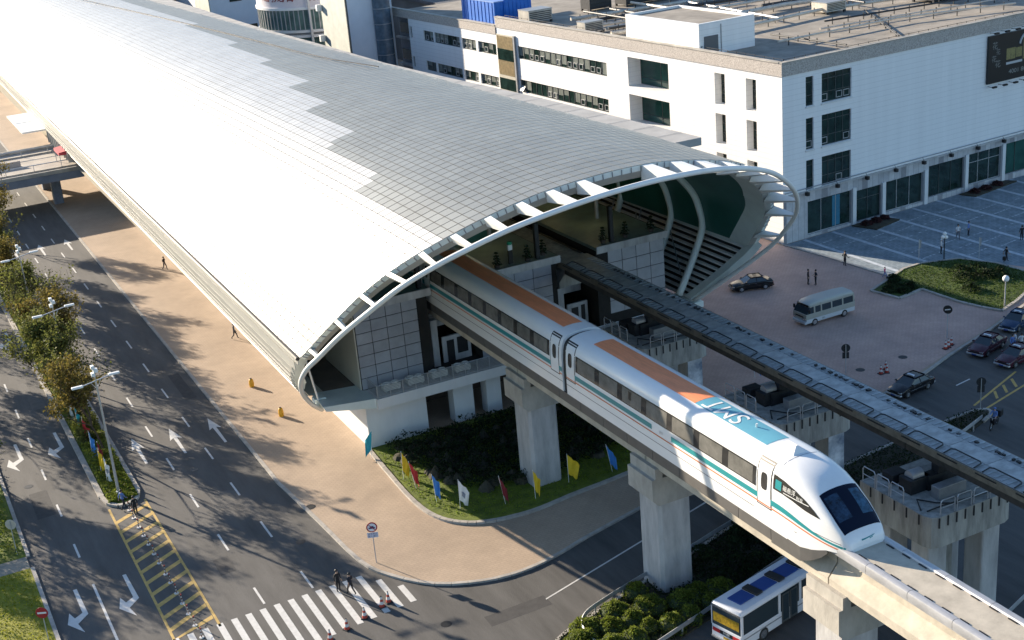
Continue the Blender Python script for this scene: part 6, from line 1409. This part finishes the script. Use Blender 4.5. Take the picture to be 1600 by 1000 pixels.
# city bus under the guideway: rear towards -x
def citybus(t):
    L = 11.4
    mb = MB(); mb.bevbox(0, L, -1.22, 1.22, .35, 1.25, .06); obj('lower_body', mb, buswhite, t)
    mb = MB(); mb.box(.06, L - .1, -1.18, 1.18, 1.22, 2.62); obj('glasshouse', mb, carglass, t)
    mb = MB(); prof_body(mb, [(-.02, 2.78, .97), (.12, 2.9, 1), (L - .2, 2.9, 1), (L, 2.75, .97)], [(-.02, 2.6), (L, 2.6)], 1.23, .1); obj('roof', mb, buswhite, t, smooth=35)
    for k in range(5):
        x0 = .75 + k * 2.15; mb = MB(); mb.bevbox(x0, x0 + 1.35, -.55, .55, 2.905, 2.99, .03); obj('roof_panel', mb, busblue, t)
        if k < 4: mb = MB(); mb.bevbox(x0 + 1.45, x0 + 2.05, -.62, .62, 2.905, 3.06, .04); obj('roof_unit', mb, black, t)
    for s in (-1, 1):
        for x in (0.0, 3.55, 5.6, 8.2, L - .25):
            mb = MB(); mb.box(x, x + .2, s * 1.2 - .03, s * 1.2 + .03, 1.22, 2.62); obj('pillar', mb, buswhite, t)
        for wx in (2.1, 8.6): wheel_parts(t, wx, s * 1.235, .48, .28, s)
        mb = MB(); mb.box(.2, L - .4, s * 1.2 - .036, s * 1.2 + .036, .9, .98); obj('side_strip', mb, greysteel, t)
    for x0 in (3.85, 4.65):
        mb = MB(); mb.box(x0, x0 + .72, -1.262, -1.22, .42, 2.5); dd = obj('door', mb, frame_dark, t)
        mb = MB(); mb.box(x0 + .1, x0 + .62, -1.275, -1.262, .6, 2.4); obj('door_glass', mb, carglass, dd)
    mb = MB(); mb.box(-.012, .06, -1.12, 1.12, 1.3, 2.66); obj('rear_window', mb, carglass, t)
    mb = MB(); mb.box(-.022, -.0125, -1.05, 1.05, 1.55, 2.2); obj('rear_advert', mb, mat('advert_yellow', (.36, .24, .02), .5, var=.75, vscale=3.5, col2=(.55, .35, .02)), t)
    for s in (-1, 1):
        mb = MB(); mb.box(-.02, .0, s * .82 - .3, s * .82 + .3, .78, 1.04); obj('tail_light', mb, red, t)
    mb = MB(); mb.box(-.018, 0, -.52, .52, .78, 1.04); obj('fleet_plate', mb, black, t)
    obj('fleet_number', text_mb('9188', .26, lambda a, b: (-.024, -a, .91 + b)), whitemetal, t)
    mb = MB(); mb.box(-.018, 0, -.25, .25, .5, .66); obj('number_plate', mb, mat('plate_yellow', (.55, .33, .03), .5), t)
    mb = MB(); mb.bevbox(-.08, .1, -1.2, 1.2, .3, .46, .03); obj('bumper', mb, greysteel, t)
bus = thing('city_bus', 'white city bus with blue roof panels passing under the guideway', 'bus', (0, 0, 0)); citybus(bus); bus.location = (41.3, 59.8, 0); bus.rotation_euler.z = R(13)

# ------------------------------------------------------------------ people
def person_mesh(pose, shirt, trousers, seed=0, cap=None):
    """one continuous skinned body; clothing colours by height on the body"""
    J = dict(pel=(0, 0, .92), sp=(0, .0, 1.12), ch=(0, .01, 1.32), nk=(0, .0, 1.47), hd=(0, -.02, 1.60), ht=(0, -.01, 1.70))
    P = dict(stand=dict(kl=(.1, -.02, .5), al=(.11, .03, .08), tl=(.12, -.13, .04), kr=(-.1, .0, .5), ar=(-.11, .05, .08), tr=(-.12, -.11, .04), el=(.26, .04, 1.14), wl=(.28, -.04, .90), er=(-.26, .04, 1.14), wr=(-.28, -.04, .90)),
             walk=dict(kl=(.1, -.2, .52), al=(.1, -.26, .10), tl=(.1, -.43, .07), kr=(-.1, .05, .5), ar=(-.1, .36, .16), tr=(-.1, .24, .06), el=(.25, .14, 1.15), wl=(.25, .16, .92), er=(-.25, -.06, 1.14), wr=(-.24, -.24, .98)),
             hand=dict(kl=(.1, -.02, .5), al=(.13, .03, .08), tl=(.15, -.13, .04), kr=(-.1, .0, .5), ar=(-.12, .05, .08), tr=(-.14, -.11, .04), el=(.30, .08, 1.16), wl=(.16, -.12, 1.05), er=(-.27, .02, 1.15), wr=(-.36, -.16, 1.02)),
             ride=dict(kl=(.17, -.42, .85), al=(.15, -.36, .42), tl=(.15, -.5, .38), kr=(-.17, -.42, .85), ar=(-.15, -.36, .42), tr=(-.15, -.5, .38), el=(.26, -.2, 1.18), wl=(.24, -.45, 1.1), er=(-.26, -.2, 1.18), wr=(-.24, -.45, 1.1)))[pose]
    V = []; E = []; Rr = []
    def v(p, r): V.append(p); Rr.append(r); return len(V) - 1
    a = v(J['pel'], .14); b = v(J['sp'], .125); c = v(J['ch'], .15); n_ = v(J['nk'], .06); h = v(J['hd'], .098); t = v(J['ht'], .085); E += [(a, b), (b, c), (c, n_), (n_, h), (h, t)]
    for s, k in ((1, 'l'), (-1, 'r')):
        hp = v((s * .09, 0, .88), .10); kn = v(P['k' + k], .068); an = v(P['a' + k], .045); to = v(P['t' + k], .042); E += [(a, hp), (hp, kn), (kn, an), (an, to)]
        sh = v((s * .19, .01, 1.41), .065); el = v(P['e' + k], .048); wr = v(P['w' + k], .034); w0 = Vector(P['w' + k]); e0 = Vector(P['e' + k]); dd = (w0 - e0).normalized(); ha = v(tuple(w0 + dd * .09), .036); fi = v(tuple(w0 + dd * .17), .022); th_ = v(tuple(w0 + dd * .08 + Vector((-s * .04, -.03, 0))), .014)
        E += [(c, sh), (sh, el), (el, wr), (wr, ha), (ha, fi), (wr, th_)]
    nose = v((0, -.115, 1.60), .014); E.append((h, nose))
    me = bpy.data.meshes.new('person'); me.from_pydata(V, E, []); o = bpy.data.objects.new('person', me); COL.objects.link(o)
    sm_ = o.modifiers.new('s', 'SKIN'); sm_.use_smooth_shade = True; o.modifiers.new('u', 'SUBSURF').levels = 1
    for i, sv in enumerate(me.skin_vertices[0].data): sv.radius = (Rr[i], Rr[i] * (.72 if i in (0, 1, 2) else 1)); sv.use_root = (i == 0)
    out = bpy.data.meshes.new_from_object(o.evaluated_get(bpy.context.evaluated_depsgraph_get())); bpy.data.objects.remove(o); bpy.data.meshes.remove(me)
    out.materials.clear()
    for q in (skin, shirt, trousers, black): out.materials.append(q)
    for p in out.polygons:
        x, y, z = p.center; arm = abs(x) > .215
        if z > 1.475: mi = 0
        elif arm and z < (1.17 if seed % 2 else .96): mi = 0
        elif z > .94 or arm: mi = 1
        elif z > .12: mi = 2
        else: mi = 3
        if pose == 'ride' and z < .95 and not arm: mi = 2 if z > .46 else 3
        p.material_index = mi; p.use_smooth = True
    return out
PM = {}
def person(x, y, z, rot, pose, shirt, trousers, label, cap=None, s=1.0, group=None):
    k = (pose, shirt.name, trousers.name)
    if k not in PM: PM[k] = person_mesh(pose, shirt, trousers, len(PM))
    o = inst('person', PM[k], None, (x, y, z), (0, 0, rot), (s, s, s)); tag(o, label, 'person', group)
    mb = MB(); mb.lathe(0, .012, [(.104, 1.60), (.112, 1.66), (.095, 1.73), (.04, 1.765)], 10); h = obj('hair' if not cap else 'cap', mb, cap or hair, None, smooth=True); h.parent = o
    for e in (-1, 1):
        pass
    return o
person(23.0, 80.2, .0, R(20), 'stand', blackc, blackc, 'person in dark uniform standing on the crosswalk, nearer the median', black)
person(23.6, 79.3, .0, R(200), 'walk', navy, blackc, 'person in dark clothes with cap walking on the crosswalk, nearer the kerb', black)
person(12.7, 102.1, .0, R(120), 'walk', bluec, navy, 'person in blue jacket bending at the tip of the median', hair)
person(13.3, 100.4, .0, R(200), 'stand', blackc, blackc, 'person in black standing at the top of the hatched island', hair)
person(86.9, 108.7, .12, R(40), 'stand', blackc, blackc, 'left person of the dark pair behind the minibus', hair); person(87.4, 108.1, .12, R(250), 'hand', navy, blackc, 'right person of the dark pair behind the minibus', hair)
person(93.7, 110.9, .12, R(100), 'hand', blackc, navy, 'person in black sitting level with the plaza kerb', hair)
person(94.3, 105.2, .12, R(10), 'walk', pinkc, bluec, 'small child in pink at the plaza corner', hair, .7)
person(104.1, 107.2, .136, R(60), 'stand', whitec, navy, 'person in white cap beside the globe lamps', whitec); person(109.2, 109.9, .136, R(-30), 'walk', whitec, greyc, 'person in white shirt walking on the plaza', hair); person(110.9, 110.0, .136, R(30), 'stand', bluec, navy, 'person in blue standing on the plaza next to the white shirt', hair)
person(107.2, 100.8, .136, R(80), 'walk', blackc, navy, 'person in black carrying a bag near the lawn curve', hair); person(113.9, 105.0, .136, R(160), 'stand', blackc, blackc, 'person in black at the right edge of the plaza', hair)
for k, (x, y, sh, lab) in enumerate(((89.6, 83.0, bluec, 'person in light blue between the two maroon taxis, nearest the first'), (90.2, 83.3, whitec, 'person in white between the two maroon taxis, farthest back'), (90.4, 82.7, whitec, 'person in white leaning over the outer maroon taxi'))): person(x, y, 0, R(70 * k), 'hand', sh, navy, lab, hair)
person(31.2, 133.8, .12, R(60), 'walk', greyc, navy, 'person in grey walking under the station eave', hair); person(30.9, 163.4, .12, R(30), 'walk', blackc, navy, 'person in black walking under the far station eave', hair)
bag = MB(); bag.bevbox(106.75, 106.98, 100.5, 100.9, .42, .85, .05); tag(obj('shoulder_bag', bag, black), 'dark bag held by the person in black near the lawn', 'bag')
# motor rickshaw with rider
mr_ = thing('motorcycle', 'dark motorcycle with a carrier box beside the bed tip', 'motorcycle', (0, 0, 0))
mb = MB(); prof_body(mb, [(-.8, .62, .7), (-.3, .78, 1), (.1, .72, 1), (.35, .85, .9), (.6, .8, .6)], [(-.8, .45), (.6, .4)], .17, .04); obj('body', mb, carblack, mr_, smooth=35)
for wx in (-.68, .68):
    mb = MB(); n = 18; mb.tube([(wx + .28 * math.cos(a), 0, .31 + .28 * math.sin(a)) for a in np.linspace(0, 2 * math.pi, n, endpoint=False)], .05, 6, closed=True); wh = obj('wheel', mb, rubber, mr_); mb = MB()
    for k in range(4): a = k * math.pi / 4; mb.tube([(wx + .26 * math.cos(a), 0, .31 + .26 * math.sin(a)), (wx - .26 * math.cos(a), 0, .31 - .26 * math.sin(a))], .012, 4)
    obj('spoke', mb, chrome, wh)
mb = MB(); mb.tube([(.68, 0, .31), (.45, 0, .95)], .035, 6); mb.tube([(.42, -.36, 1.0), (.45, 0, .97), (.42, .36, 1.0)], .02, 6); obj('handlebar', mb, chrome, mr_)
mb = MB(); mb.bevbox(-1.15, -.5, -.33, .33, .72, 1.3, .05); obj('carrier_box', mb, black, mr_)
mb = MB(); mb.bevbox(-.5, .15, -.14, .14, .76, .86, .03); obj('saddle', mb, black, mr_)
mr_.location = (76.9, 72.7, 0); mr_.rotation_euler.z = R(205)
person(76.85, 72.65, .03, R(205 + 90), 'ride', bluec, navy, 'person in blue riding the motorcycle', bluec)
